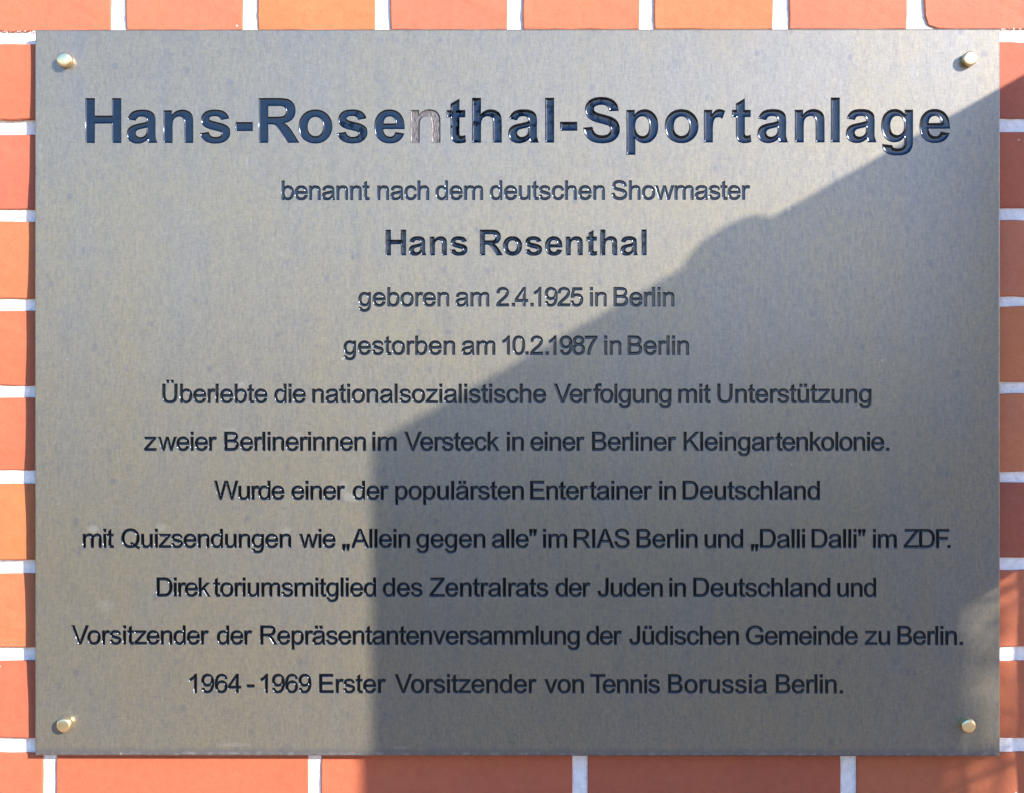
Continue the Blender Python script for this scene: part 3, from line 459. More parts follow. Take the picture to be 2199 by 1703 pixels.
'F': (61.1, "M 8.2 0 L 8.2 71.58 L 56.5 71.58 L 56.5 63.14 L 17.67 63.14 L 17.67 40.97 L 51.27 40.97 L 51.27 32.52 L 17.67 32.52 L 17.67 0 z"),
'G': (77.8, "M 41.22 28.08 L 41.22 36.47 L 71.53 36.53 L 71.53 9.97 Q 64.55 4.39 57.13 1.58 Q 49.7 -1.22 41.89 -1.22 Q 31.34 -1.22 22.72 3.3 Q 14.11 7.81 9.72 16.36 Q 5.33 24.91 5.33 35.45 Q 5.33 45.91 9.69 54.95 Q 14.06 64.02 22.27 68.41 Q 30.47 72.8 41.16 72.8 Q 48.92 72.8 55.19 70.28 Q 61.47 67.78 65.03 63.28 Q 68.61 58.8 70.45 51.56 L 61.92 49.22 Q 60.3 54.69 57.91 57.81 Q 55.52 60.94 51.06 62.81 Q 46.63 64.7 41.22 64.7 Q 34.72 64.7 29.98 62.72 Q 25.25 60.75 22.34 57.52 Q 19.44 54.3 17.83 50.44 Q 15.09 43.8 15.09 36.03 Q 15.09 26.47 18.39 20.02 Q 21.69 13.58 27.98 10.45 Q 34.28 7.33 41.36 7.33 Q 47.52 7.33 53.38 9.69 Q 59.23 12.06 62.25 14.75 L 62.25 28.08 z"),
'I': (27.8, "M 9.33 0 L 9.33 71.58 L 18.8 71.58 L 18.8 0 z"),
'J': (50.0, "M 2.88 20.31 L 11.42 21.48 Q 11.77 13.28 14.5 10.25 Q 17.23 7.23 22.08 7.23 Q 25.64 7.23 28.22 8.86 Q 30.81 10.5 31.78 13.3 Q 32.77 16.11 32.77 22.27 L 32.77 71.58 L 42.23 71.58 L 42.23 22.8 Q 42.23 13.81 40.06 8.88 Q 37.89 3.95 33.17 1.36 Q 28.47 -1.22 22.13 -1.22 Q 12.7 -1.22 7.69 4.2 Q 2.69 9.63 2.88 20.31 z"),
'K': (66.7, "M 7.33 0 L 7.33 71.58 L 16.8 71.58 L 16.8 36.08 L 52.34 71.58 L 65.19 71.58 L 35.16 42.58 L 66.5 0 L 54 0 L 28.52 36.23 L 16.8 24.81 L 16.8 0 z"),
'Q': (77.8, "M 61.97 7.67 Q 68.56 3.13 74.13 1.03 L 71.34 -5.56 Q 63.63 -2.78 55.95 3.22 Q 48 -1.22 38.38 -1.22 Q 28.66 -1.22 20.75 3.47 Q 12.84 8.16 8.56 16.64 Q 4.3 25.14 4.3 35.8 Q 4.3 46.39 8.59 55.08 Q 12.89 63.77 20.83 68.31 Q 28.77 72.86 38.58 72.86 Q 48.48 72.86 56.44 68.14 Q 64.41 63.42 68.58 54.95 Q 72.75 46.48 72.75 35.84 Q 72.75 27 70.06 19.94 Q 67.39 12.89 61.97 7.67 z M 41.11 19.83 Q 49.31 17.53 54.64 12.98 Q 62.98 20.61 62.98 35.84 Q 62.98 44.53 60.03 51.02 Q 57.08 57.52 51.39 61.11 Q 45.7 64.7 38.63 64.7 Q 28.03 64.7 21.05 57.45 Q 14.06 50.2 14.06 35.8 Q 14.06 21.83 20.97 14.36 Q 27.88 6.89 38.63 6.89 Q 43.7 6.89 48.19 8.8 Q 43.75 11.67 38.81 12.89 z"),
'R': (72.2, "M 7.86 0 L 7.86 71.58 L 39.59 71.58 Q 49.17 71.58 54.14 69.64 Q 59.13 67.72 62.11 62.83 Q 65.09 57.95 65.09 52.05 Q 65.09 44.44 60.16 39.2 Q 55.22 33.98 44.92 32.56 Q 48.69 30.77 50.64 29 Q 54.78 25.2 58.5 19.48 L 70.95 0 L 59.03 0 L 49.56 14.89 Q 45.41 21.34 42.72 24.75 Q 40.05 28.17 37.92 29.53 Q 35.8 30.91 33.59 31.45 Q 31.98 31.78 28.33 31.78 L 17.33 31.78 L 17.33 0 z M 17.33 39.98 L 37.7 39.98 Q 44.19 39.98 47.84 41.33 Q 51.52 42.67 53.42 45.63 Q 55.33 48.58 55.33 52.05 Q 55.33 57.13 51.64 60.39 Q 47.95 63.67 39.98 63.67 L 17.33 63.67 z"),
'S': (66.7, "M 4.5 23 L 13.42 23.78 Q 14.06 18.41 16.38 14.97 Q 18.7 11.53 23.58 9.41 Q 28.47 7.28 34.58 7.28 Q 39.98 7.28 44.14 8.89 Q 48.3 10.5 50.31 13.3 Q 52.34 16.11 52.34 19.44 Q 52.34 22.8 50.39 25.31 Q 48.44 27.83 43.95 29.55 Q 41.06 30.67 31.2 33.03 Q 21.34 35.41 17.39 37.5 Q 12.25 40.19 9.73 44.16 Q 7.23 48.14 7.23 53.08 Q 7.23 58.5 10.3 63.2 Q 13.38 67.92 19.28 70.36 Q 25.2 72.8 32.42 72.8 Q 40.38 72.8 46.45 70.23 Q 52.55 67.67 55.81 62.69 Q 59.08 57.72 59.33 51.42 L 50.25 50.73 Q 49.52 57.52 45.28 60.98 Q 41.06 64.45 32.83 64.45 Q 24.22 64.45 20.28 61.3 Q 16.36 58.16 16.36 53.72 Q 16.36 49.86 19.14 47.36 Q 21.88 44.88 33.42 42.27 Q 44.97 39.66 49.27 37.7 Q 55.52 34.81 58.48 30.39 Q 61.47 25.98 61.47 20.22 Q 61.47 14.5 58.2 9.44 Q 54.94 4.39 48.8 1.58 Q 42.67 -1.22 35.02 -1.22 Q 25.3 -1.22 18.72 1.61 Q 12.16 4.44 8.42 10.13 Q 4.69 15.83 4.5 23 z"),
'T': (61.1, "M 25.92 0 L 25.92 63.14 L 2.34 63.14 L 2.34 71.58 L 59.08 71.58 L 59.08 63.14 L 35.41 63.14 L 35.41 0 z"),
'U': (72.2, "M 54.69 71.58 L 64.16 71.58 L 64.16 30.22 Q 64.16 19.44 61.72 13.08 Q 59.28 6.73 52.91 2.75 Q 46.53 -1.22 36.19 -1.22 Q 26.13 -1.22 19.72 2.25 Q 13.33 5.72 10.59 12.28 Q 7.86 18.84 7.86 30.22 L 7.86 71.58 L 17.33 71.58 L 17.33 30.28 Q 17.33 20.95 19.06 16.53 Q 20.8 12.11 25.02 9.72 Q 29.25 7.33 35.36 7.33 Q 45.8 7.33 50.23 12.06 Q 54.69 16.8 54.69 30.28 z"),
'V': (66.7, "M 28.17 0 L 0.44 71.58 L 10.69 71.58 L 29.3 19.58 Q 31.55 13.33 33.06 7.86 Q 34.72 13.72 36.92 19.58 L 56.25 71.58 L 65.92 71.58 L 37.89 0 z"),
'W': (94.4, "M 20.22 0 L 1.22 71.58 L 10.94 71.58 L 21.83 24.66 Q 23.58 17.28 24.86 10.02 Q 27.59 21.48 28.08 23.25 L 41.7 71.58 L 53.13 71.58 L 63.38 35.36 Q 67.23 21.88 68.95 10.02 Q 70.31 16.8 72.52 25.59 L 83.73 71.58 L 93.27 71.58 L 73.64 0 L 64.5 0 L 49.42 54.55 Q 47.52 61.38 47.17 62.94 Q 46.05 58.02 45.06 54.55 L 29.89 0 z"),
'Z': (61.1, "M 2 0 L 2 8.8 L 38.67 54.64 Q 42.58 59.52 46.09 63.14 L 6.16 63.14 L 6.16 71.58 L 57.42 71.58 L 57.42 63.14 L 17.23 13.48 L 12.89 8.45 L 58.59 8.45 L 58.59 0 z"),
'.': (27.8, "M 9.08 0 L 9.08 10.02 L 19.09 10.02 L 19.09 0 z"),
'-': (33.3, "M 3.17 21.48 L 3.17 30.33 L 30.17 30.33 L 30.17 21.48 z"),
'"': (35.5, "M 4.6 71.58 L 15.6 71.58 L 15.6 61.5 L 11.8 46.2 L 6.4 46.2 L 4.6 61.5 z M 20.6 71.58 L 31.6 71.58 L 31.6 61.5 L 27.8 46.2 L 22.4 46.2 L 20.6 61.5 z"),
'„': (35.5, "M 4.6 13.5 L 15.6 13.5 L 15.6 3.5 L 11.8 -12.2 L 6.4 -12.2 L 4.6 3.5 z M 20.6 13.5 L 31.6 13.5 L 31.6 3.5 L 27.8 -12.2 L 22.4 -12.2 L 20.6 3.5 z"),
}
REG['ä'] = (55.6, REG['a'][1] + " M 13.6 61.2 L 13.6 71.3 L 22.8 71.3 L 22.8 61.2 z M 31.2 61.2 L 31.2 71.3 L 40.4 71.3 L 40.4 61.2 z")
REG['ü'] = (55.6, REG['u'][1] + " M 13.6 61.2 L 13.6 71.3 L 22.8 71.3 L 22.8 61.2 z M 31.2 61.2 L 31.2 71.3 L 40.4 71.3 L 40.4 61.2 z")
REG['Ü'] = (72.2, REG['U'][1] + " M 22.4 77.5 L 22.4 86.8 L 31.6 86.8 L 31.6 77.5 z M 40.4 77.5 L 40.4 86.8 L 49.6 86.8 L 49.6 77.5 z")
BOLD = {
'H': (72.2, "M 7.33 0 L 7.33 71.58 L 21.78 71.58 L 21.78 43.41 L 50.09 43.41 L 50.09 71.58 L 64.55 71.58 L 64.55 0 L 50.09 0 L 50.09 31.3 L 21.78 31.3 L 21.78 0 z"),
'a': (55.6, "M 17.44 36.03 L 4.98 38.28 Q 7.08 45.8 12.2 49.41 Q 17.33 53.03 27.44 53.03 Q 36.63 53.03 41.11 50.86 Q 45.61 48.69 47.44 45.33 Q 49.27 41.98 49.27 33.02 L 49.13 17 Q 49.13 10.16 49.78 6.91 Q 50.44 3.66 52.25 0 L 38.67 0 Q 38.14 1.38 37.36 4.05 Q 37.02 5.28 36.86 5.67 Q 33.34 2.25 29.34 0.53 Q 25.34 -1.17 20.8 -1.17 Q 12.8 -1.17 8.17 3.17 Q 3.56 7.52 3.56 14.16 Q 3.56 18.56 5.66 22 Q 7.77 25.44 11.55 27.27 Q 15.33 29.11 22.47 30.47 Q 32.08 32.28 35.8 33.84 L 35.8 35.2 Q 35.8 39.16 33.84 40.84 Q 31.89 42.53 26.47 42.53 Q 22.8 42.53 20.75 41.09 Q 18.7 39.66 17.44 36.03 z M 35.8 24.91 Q 33.16 24.03 27.44 22.8 Q 21.73 21.58 19.97 20.41 Q 17.28 18.5 17.28 15.58 Q 17.28 12.7 19.42 10.59 Q 21.58 8.5 24.91 8.5 Q 28.61 8.5 31.98 10.94 Q 34.47 12.8 35.25 15.48 Q 35.8 17.23 35.8 22.17 z"),
'n': (61.1, "M 54.34 0 L 40.63 0 L 40.63 26.47 Q 40.63 34.86 39.75 37.33 Q 38.88 39.8 36.89 41.16 Q 34.91 42.53 32.13 42.53 Q 28.56 42.53 25.73 40.58 Q 22.91 38.63 21.84 35.41 Q 20.8 32.19 20.8 23.48 L 20.8 0 L 7.08 0 L 7.08 51.86 L 19.83 51.86 L 19.83 44.23 Q 26.61 53.03 36.92 53.03 Q 41.45 53.03 45.2 51.39 Q 48.97 49.75 50.89 47.2 Q 52.83 44.67 53.58 41.45 Q 54.34 38.23 54.34 32.23 z"),
's': (55.6, "M 2.34 14.8 L 16.11 16.89 Q 17 12.89 19.67 10.81 Q 22.36 8.73 27.2 8.73 Q 32.52 8.73 35.2 10.69 Q 37.02 12.06 37.02 14.36 Q 37.02 15.92 36.03 16.94 Q 35.02 17.92 31.45 18.75 Q 14.89 22.41 10.45 25.44 Q 4.3 29.64 4.3 37.11 Q 4.3 43.84 9.61 48.44 Q 14.94 53.03 26.13 53.03 Q 36.77 53.03 41.94 49.56 Q 47.13 46.09 49.08 39.31 L 36.14 36.92 Q 35.3 39.94 32.98 41.55 Q 30.67 43.17 26.38 43.17 Q 20.95 43.17 18.61 41.66 Q 17.05 40.58 17.05 38.88 Q 17.05 37.41 18.41 36.38 Q 20.27 35.02 31.22 32.52 Q 42.19 30.03 46.53 26.42 Q 50.83 22.75 50.83 16.22 Q 50.83 9.08 44.88 3.95 Q 38.92 -1.17 27.25 -1.17 Q 16.66 -1.17 10.47 3.13 Q 4.3 7.42 2.34 14.8 z"),
'-': (33.3, "M 3.2 19.09 L 3.2 32.81 L 30.16 32.81 L 30.16 19.09 z"),
'R': (72.2, "M 7.33 0 L 7.33 71.58 L 37.75 71.58 Q 49.22 71.58 54.42 69.66 Q 59.63 67.73 62.75 62.8 Q 65.88 57.86 65.88 51.52 Q 65.88 43.45 61.13 38.2 Q 56.39 32.95 46.97 31.59 Q 51.66 28.86 54.7 25.58 Q 57.77 22.31 62.94 13.97 L 71.69 0 L 54.39 0 L 43.95 15.58 Q 38.38 23.92 36.33 26.09 Q 34.28 28.27 31.98 29.06 Q 29.69 29.89 24.7 29.89 L 21.78 29.89 L 21.78 0 z M 21.78 41.31 L 32.47 41.31 Q 42.88 41.31 45.45 42.19 Q 48.05 43.06 49.52 45.2 Q 50.98 47.36 50.98 50.59 Q 50.98 54.2 49.05 56.42 Q 47.13 58.64 43.61 59.23 Q 41.84 59.47 33.06 59.47 L 21.78 59.47 z"),
'o': (61.1, "M 4 26.66 Q 4 33.5 7.38 39.89 Q 10.75 46.3 16.94 49.66 Q 23.14 53.03 30.77 53.03 Q 42.58 53.03 50.13 45.36 Q 57.67 37.7 57.67 25.98 Q 57.67 14.16 50.05 6.5 Q 42.44 -1.17 30.86 -1.17 Q 23.69 -1.17 17.19 2.06 Q 10.69 5.33 7.34 11.56 Q 4 17.83 4 26.66 z M 18.06 25.92 Q 18.06 18.17 21.73 14.06 Q 25.39 9.97 30.81 9.97 Q 36.23 9.97 39.89 14.06 Q 43.56 18.17 43.56 26.03 Q 43.56 33.69 39.89 37.8 Q 36.23 41.89 30.81 41.89 Q 25.39 41.89 21.73 37.8 Q 18.06 33.69 18.06 25.92 z"),
'e': (55.6, "M 37.2 16.5 L 50.88 14.2 Q 48.25 6.69 42.55 2.75 Q 36.86 -1.17 28.33 -1.17 Q 14.8 -1.17 8.3 7.67 Q 3.17 14.75 3.17 25.53 Q 3.17 38.42 9.91 45.72 Q 16.66 53.03 26.95 53.03 Q 38.53 53.03 45.22 45.39 Q 51.91 37.75 51.61 21.97 L 17.23 21.97 Q 17.39 15.88 20.56 12.47 Q 23.73 9.08 28.47 9.08 Q 31.69 9.08 33.89 10.83 Q 36.08 12.59 37.2 16.5 z M 37.98 30.38 Q 37.84 36.33 34.91 39.42 Q 31.98 42.53 27.78 42.53 Q 23.3 42.53 20.36 39.27 Q 17.44 35.98 17.48 30.38 z"),
't': (33.3, "M 30.95 51.86 L 30.95 40.92 L 21.58 40.92 L 21.58 20.02 Q 21.58 13.67 21.84 12.63 Q 22.13 11.58 23.06 10.89 Q 24.03 10.2 25.39 10.2 Q 27.3 10.2 30.91 11.53 L 32.08 0.88 Q 27.3 -1.17 21.23 -1.17 Q 17.53 -1.17 14.55 0.06 Q 11.58 1.31 10.19 3.28 Q 8.8 5.28 8.25 8.69 Q 7.81 11.08 7.81 18.36 L 7.81 40.92 L 1.52 40.92 L 1.52 51.86 L 7.81 51.86 L 7.81 62.16 L 21.58 70.17 L 21.58 51.86 z"),
'h': (61.1, "M 20.91 71.58 L 20.91 45.27 Q 27.55 53.03 36.77 53.03 Q 41.5 53.03 45.31 51.27 Q 49.13 49.52 51.05 46.78 Q 52.98 44.05 53.69 40.72 Q 54.39 37.41 54.39 30.42 L 54.39 0 L 40.67 0 L 40.67 27.39 Q 40.67 35.55 39.89 37.73 Q 39.11 39.94 37.13 41.23 Q 35.16 42.53 32.17 42.53 Q 28.77 42.53 26.08 40.88 Q 23.39 39.2 22.14 35.86 Q 20.91 32.52 20.91 25.98 L 20.91 0 L 7.19 0 L 7.19 71.58 z"),
'l': (27.8, "M 7.19 0 L 7.19 71.58 L 20.91 71.58 L 20.91 0 z"),
'S': (66.7, "M 3.61 23.3 L 17.67 24.66 Q 18.95 17.58 22.83 14.25 Q 26.7 10.94 33.3 10.94 Q 40.28 10.94 43.83 13.89 Q 47.36 16.84 47.36 20.8 Q 47.36 23.34 45.88 25.13 Q 44.39 26.91 40.67 28.22 Q 38.14 29.11 29.11 31.34 Q 17.48 34.23 12.8 38.42 Q 6.2 44.34 6.2 52.83 Q 6.2 58.3 9.3 63.06 Q 12.41 67.83 18.23 70.31 Q 24.08 72.8 32.33 72.8 Q 45.8 72.8 52.61 66.89 Q 59.42 60.98 59.77 51.13 L 45.31 50.48 Q 44.39 56 41.33 58.42 Q 38.28 60.84 32.17 60.84 Q 25.88 60.84 22.31 58.25 Q 20.02 56.59 20.02 53.81 Q 20.02 51.27 22.17 49.47 Q 24.91 47.17 35.45 44.67 Q 46 42.19 51.05 39.53 Q 56.11 36.86 58.97 32.25 Q 61.81 27.64 61.81 20.84 Q 61.81 14.7 58.39 9.33 Q 54.98 3.95 48.73 1.34 Q 42.48 -1.27 33.16 -1.27 Q 19.58 -1.27 12.3 5.02 Q 5.03 11.28 3.61 23.3 z"),
'p': (61.1, "M 6.78 51.86 L 19.58 51.86 L 19.58 44.23 Q 22.08 48.14 26.31 50.58 Q 30.56 53.03 35.75 53.03 Q 44.78 53.03 51.08 45.95 Q 57.38 38.88 57.38 26.22 Q 57.38 13.23 51.03 6.03 Q 44.69 -1.17 35.64 -1.17 Q 31.34 -1.17 27.86 0.53 Q 24.36 2.25 20.52 6.39 L 20.52 -19.73 L 6.78 -19.73 z M 20.36 26.81 Q 20.36 18.06 23.83 13.89 Q 27.3 9.72 32.28 9.72 Q 37.06 9.72 40.23 13.55 Q 43.41 17.39 43.41 26.13 Q 43.41 34.28 40.13 38.23 Q 36.86 42.19 32.03 42.19 Q 27 42.19 23.67 38.3 Q 20.36 34.42 20.36 26.81 z"),
'r': (38.9, "M 20.31 0 L 6.59 0 L 6.59 51.86 L 19.34 51.86 L 19.34 44.48 Q 22.61 49.7 25.22 51.36 Q 27.83 53.03 31.16 53.03 Q 35.84 53.03 40.19 50.44 L 35.94 38.48 Q 32.47 40.72 29.5 40.72 Q 26.61 40.72 24.61 39.13 Q 22.61 37.55 21.45 33.39 Q 20.31 29.25 20.31 16.02 z"),
'g': (61.1, "M 5.91 -3.42 L 21.58 -5.33 Q 21.97 -8.06 23.39 -9.08 Q 25.34 -10.55 29.55 -10.55 Q 34.91 -10.55 37.59 -8.94 Q 39.41 -7.86 40.33 -5.47 Q 40.97 -3.77 40.97 0.83 L 40.97 8.41 Q 34.81 0 25.44 0 Q 14.98 0 8.89 8.84 Q 4.11 15.83 4.11 26.22 Q 4.11 39.27 10.39 46.14 Q 16.66 53.03 25.98 53.03 Q 35.59 53.03 41.84 44.58 L 41.84 51.86 L 54.69 51.86 L 54.69 5.33 Q 54.69 -3.86 53.17 -8.39 Q 51.66 -12.94 48.92 -15.53 Q 46.19 -18.11 41.63 -19.58 Q 37.06 -21.05 30.08 -21.05 Q 16.89 -21.05 11.38 -16.53 Q 5.86 -12.02 5.86 -5.08 Q 5.86 -4.39 5.91 -3.42 z M 18.17 27 Q 18.17 18.75 21.38 14.91 Q 24.56 11.08 29.25 11.08 Q 34.28 11.08 37.75 15.02 Q 41.22 18.95 41.22 26.66 Q 41.22 34.72 37.89 38.63 Q 34.58 42.53 29.5 42.53 Q 24.56 42.53 21.38 38.69 Q 18.17 34.86 18.17 27 z"),
}

def flatten(path, seg):
    tk = path.split(); i = 0; cs = []; cur = []; p = (0, 0); cmd = 'M'
    while i < len(tk):
        if tk[i] in 'MLQz':
            cmd = tk[i]; i += 1
            if cmd == 'z':
                if cur: cs.append(cur); cur = []
                continue
        if cmd == 'M': p = (float(tk[i]), float(tk[i + 1])); i += 2; cur = [p]; cmd = 'L'
        elif cmd == 'L': p = (float(tk[i]), float(tk[i + 1])); i += 2; cur.append(p)
        elif cmd == 'Q':
            c = (float(tk[i]), float(tk[i + 1])); e = (float(tk[i + 2]), float(tk[i + 3])); i += 4
            for k in range(1, seg + 1):
                u = k / seg; cur.append(((1 - u) ** 2 * p[0] + 2 * u * (1 - u) * c[0] + u * u * e[0], (1 - u) ** 2 * p[1] + 2 * u * (1 - u) * c[1] + u * u * e[1]))
            p = e
    if cur: cs.append(cur)
    out = []
    for c in cs:
        a = [c[0]]
        for q in c[1:]:
            if math.hypot(q[0] - a[-1][0], q[1] - a[-1][1]) > 0.05: a.append(q)
        if math.hypot(a[0][0] - a[-1][0], a[0][1] - a[-1][1]) < 0.05: a.pop()
        out.append(np.array(a))
    return out
def fatten(cs, d):     # move every outline outward from the stroke by d
    out = []
    def area(c): x, y = c[:, 0], c[:, 1]; return 0.5 * np.sum(x * np.roll(y, -1) - np.roll(x, -1) * y)
    for ci, c in enumerate(cs):
        # a contour is a counter if it lies inside another one
        inside = sum(1 for k, o2 in enumerate(cs) if k != ci and inpoly(c[:1], [o2])[0]) % 2 == 1
        e = np.roll(c, -1, 0) - c; e /= np.maximum(np.linalg.norm(e, axis=1, keepdims=True), 1e-9)
        nrm = np.stack([e[:, 1], -e[:, 0]], 1)
        if area(c) < 0: nrm = -nrm
        if inside: nrm = -nrm
        vn = nrm + np.roll(nrm, 1, 0); vn /= np.maximum(np.linalg.norm(vn, axis=1, keepdims=True), 0.35) ; k = 1 / np.clip(np.sum(vn * nrm, 1), 0.55, 1)
        out.append(c + vn * d * k[:, None])
    return out
def inpoly(pts, cs):
    pts = np.asarray(pts); ins = np.zeros(len(pts), bool)
    for c in cs:
        a, b = c, np.roll(c, -1, 0)
        x, y = pts[:, 0][:, None], pts[:, 1][:, None]
        cond = (a[None, :, 1] > y) != (b[None, :, 1] > y)
        with np.errstate(divide='ignore', invalid='ignore'):
            xi = (b[:, 0] - a[:, 0])[None] * (y - a[None, :, 1]) / (b[:, 1] - a[:, 1])[None] + a[None, :, 0]
        ins ^= (np.sum(cond & (x < xi), 1) % 2 == 1)
    return ins
def dist(pts, cs):
    d = np.full(len(pts), 1e9)
    for c in cs:
        a, b = c, np.roll(c, -1, 0); ab = b - a; L2 = np.maximum(np.sum(ab * ab, 1), 1e-12)
        ap = pts[:, None, :] - a[None]; u = np.clip(np.sum(ap * ab[None], 2) / L2[None], 0, 1)
        q = ap - u[..., None] * ab[None]; d = np.minimum(d, np.sqrt(np.min(np.sum(q * q, 2), 1)))
    return d
def cdt(cs, extra=None):
    pts = []; ed = []
    for c in cs:
        b = len(pts); n = len(c); pts += [Vector((float(q[0]), float(q[1]))) for q in c]; ed += [(b + i, b + (i + 1) % n) for i in range(n)]
    if extra is not None: pts += [Vector((float(q[0]), float(q[1]))) for q in extra]
    r = delaunay_2d_cdt(pts, ed, [], 0, 1e-9)
    return np.array([(v.x, v.y) for v in r[0]]), [tuple(f) for f in r[2]]

PAINT_CACHE = {}
def paint_mesh(ch, bold, em, style):
    key = (ch, bold, round(em, 1), style)
    if key in PAINT_CACHE: return PAINT_CACHE[key]
    cs = [c * em * S / 100 for c in GL[(ch, bold)][1]]
    depth, wdt, edge, gs = {'meniscus': (0.00115, 0.00095, 0.00012, 0.0006), 'flat': (0.00075, 0.00042, 0.0002, 0.0006), 'bare': (0.0009, 0.0004, 0.0005, 0.0006),
                            'mid': (0.00085, 0.00065, 0.00020, 0.00045), 'small': (0.00050, 0.00030, 0.00030, 0.00036)}[style]
    allp = np.concatenate(cs); lo, hi = allp.min(0), allp.max(0)
    gx = np.arange(lo[0], hi[0], gs); gz = np.arange(lo[1], hi[1], gs * 0.87)
    pts = np.array([(x + (gs / 2 if j % 2 else 0), z) for j, z in enumerate(gz) for x in gx]) + gs * 0.13
    pts = pts[inpoly(pts, cs)]
    if len(pts): pts = pts[dist(pts, cs) > gs * 0.42]
    v, f = cdt(cs, pts)
    v = np.array(v); cen = np.array([v[list(q)].mean(0) for q in f]); ok = inpoly(cen, cs)
    f = [q for q, k in zip(f, ok) if k]
    dd = dist(v, cs); y = edge + depth * (1 - np.exp(-dd / wdt))
    me = mesh('letter', [(a, yy_, b) for (a, b), yy_ in zip(v, y)], f)
    me.shade_smooth(); PAINT_CACHE[key] = me
    return me

# ------------------------------------------------------------------ plaque
plaque = thing('plaque', (XPL, YF, ZPL), 'large tarnished brass memorial plaque with engraved German lettering on the brick wall', 'plaque')
SM = 55.4
LINES = [
 (305.8, 133.1, True, [('H', 183, 258.8), ('a', 273, 335.8), ('n', 350.5, 414.3), ('s', 429.3, 493), ('-', 505.5, 542.5), ('R', 556.8, 641.3), ('o', 641.3, 713), ('s', 723, 789.3),
   ('e', 804, 868.5), ('n', 881, 946.5), ('t', 959.3, 1000.5), ('h', 1012.8, 1078.5), ('a', 1092.3, 1156.5), ('l', 1170.3, 1190.3), ('-', 1201.8, 1240.5), ('S', 1251.8, 1331.8),
   ('p', 1344.3, 1414.3), ('o', 1427.5, 1499.3), ('r', 1510.5, 1558), ('t', 1571.8, 1613), ('a', 1626.8, 1691.3), ('n', 1705.8, 1770.5), ('l', 1783, 1803), ('a', 1817, 1880.5),
   ('g', 1891, 1960), ('e', 1974, 2038)]),
 (428.3, 56.0, False, [('benannt', 605, 793.3), ('nach', 810.7, 921), ('dem', 935.7, 1036.7), ('deutschen', 1052.3, 1298.3), ('Showmaster', 1313.8, 1610)]),
 (548.0, 76.4, True, [('H', 828, 872), ('a', 878, 915.5), ('n', 923.3, 959.5), ('s', 965.8, 1004.3), ('R', 1031.3, 1079.3), ('o', 1080.8, 1120.5), ('s', 1127.5, 1163.3), ('e', 1170, 1208),
   ('n', 1214.3, 1252), ('t', 1259.5, 1282), ('h', 1288.8, 1325.8), ('a', 1332.5, 1369.5), ('l', 1376.8, 1389.3)]),
 (657.0, SM, False, [('geboren', 770, 963.8), ('am', 978.8, 1050), ('2.', 1065.8, 1104.3), ('4.', 1107, 1144.3), ('1925', 1148, 1251.8), ('in', 1267.5, 1302), ('Berlin', 1318, 1447.5)]),
 (761.0, SM, False, [('gestorben', 738, 976.8), ('am', 991.8, 1063), ('10.', 1079.3, 1133.3), ('2.', 1140, 1176.8), ('1987', 1180.5, 1282.5), ('in', 1298, 1333.8), ('Berlin', 1348.3, 1478.8)]),
 (864.3, SM, False, [('Überlebte', 348.3, 573.3), ('die', 589, 655.7), ('nationalsozialistische', 670.7, 1172.3), ('Ver', 1189.3, 1269), ('folgung', 1275.7, 1441), ('mit', 1456.7, 1525.7),
   ('Unterstüt', 1540.7, 1753.3), ('zung', 1757.3, 1870)]),
 (967.7, SM, False, [('z', 309, 333.3), ('weier', 339.3, 465), ('Berlinerinnen', 481.7, 785), ('im', 800, 851), ('Versteck', 867.7, 1072.3), ('in', 1089, 1124.3), ('einer', 1139.3, 1255),
   ('Berliner', 1271.7, 1451.7), ('Kleingar', 1468.3, 1661), ('tenkolonie.', 1666.7, 1908.3)]),
 (1073.0, SM, False, [('Wurde', 459, 610), ('einer', 625.7, 740.7), ('der', 757.7, 834.3), ('populärsten', 849.3, 1124.3), ('Enter', 1139, 1261.7), ('tainer', 1267.7, 1400), ('in', 1416, 1450.7),
   ('Deutschland', 1466, 1759.3)]),
 (1176.3, SM, False, [('mit', 177.3, 243.3), ('Quizsendungen', 260, 624.3), ('wie', 642.3, 720), ('„', 734.3, 750), ('Allein', 755, 880), ('gegen', 894.3, 1041.7), ('alle', 1056.7, 1135), ('"', 1136.7, 1152.3),
   ('im', 1166.7, 1217.7), ('RIAS', 1232.3, 1351.7), ('Berlin', 1367.3, 1497.3), ('und', 1513.3, 1595), ('„', 1611.7, 1627.7), ('Dalli', 1633.3, 1727.7), ('Dalli', 1742.7, 1836.7), ('"', 1842.7, 1858.3),
   ('im', 1874.3, 1924.3), ('ZDF', 1940, 2036.5), ('.', 2032.7, 2040.3)]),
 (1281.0, SM, False, [('Direk', 336, 450), ('toriumsmitglied', 459, 806.7), ('des', 822.3, 906.7), ('Zentralrats', 922.7, 1176.7), ('der', 1193.3, 1268.3), ('Juden', 1284, 1422.7), ('in', 1437.7, 1472.3),
   ('Deutschland', 1489, 1781.7), ('und', 1797.7, 1880)]),
 (1384.0, SM, False, [('Vorsit', 151.7, 286), ('zender', 289, 447.7), ('der', 465.7, 541), ('Repräsentantenversammlung', 559, 1244.3), ('der', 1260, 1335), ('Jüdischen', 1351.7, 1586),
   ('Gemeinde', 1601.7, 1841), ('zu', 1856.7, 1910), ('Berlin.', 1926.7, 2066)]),
 (1488.0, SM, False, [('1964', 406.7, 516.7), ('-', 530, 545.7), ('1969', 559.3, 667.7), ('Erster', 685.7, 828.3), ('Vorsitzender', 847.3, 1152.3), ('von', 1169.3, 1253.3), ('Tennis', 1267.7, 1416.7),
   ('Borussia', 1435, 1646.7), ('Berlin.', 1666, 1809)]),
]
GL = {}
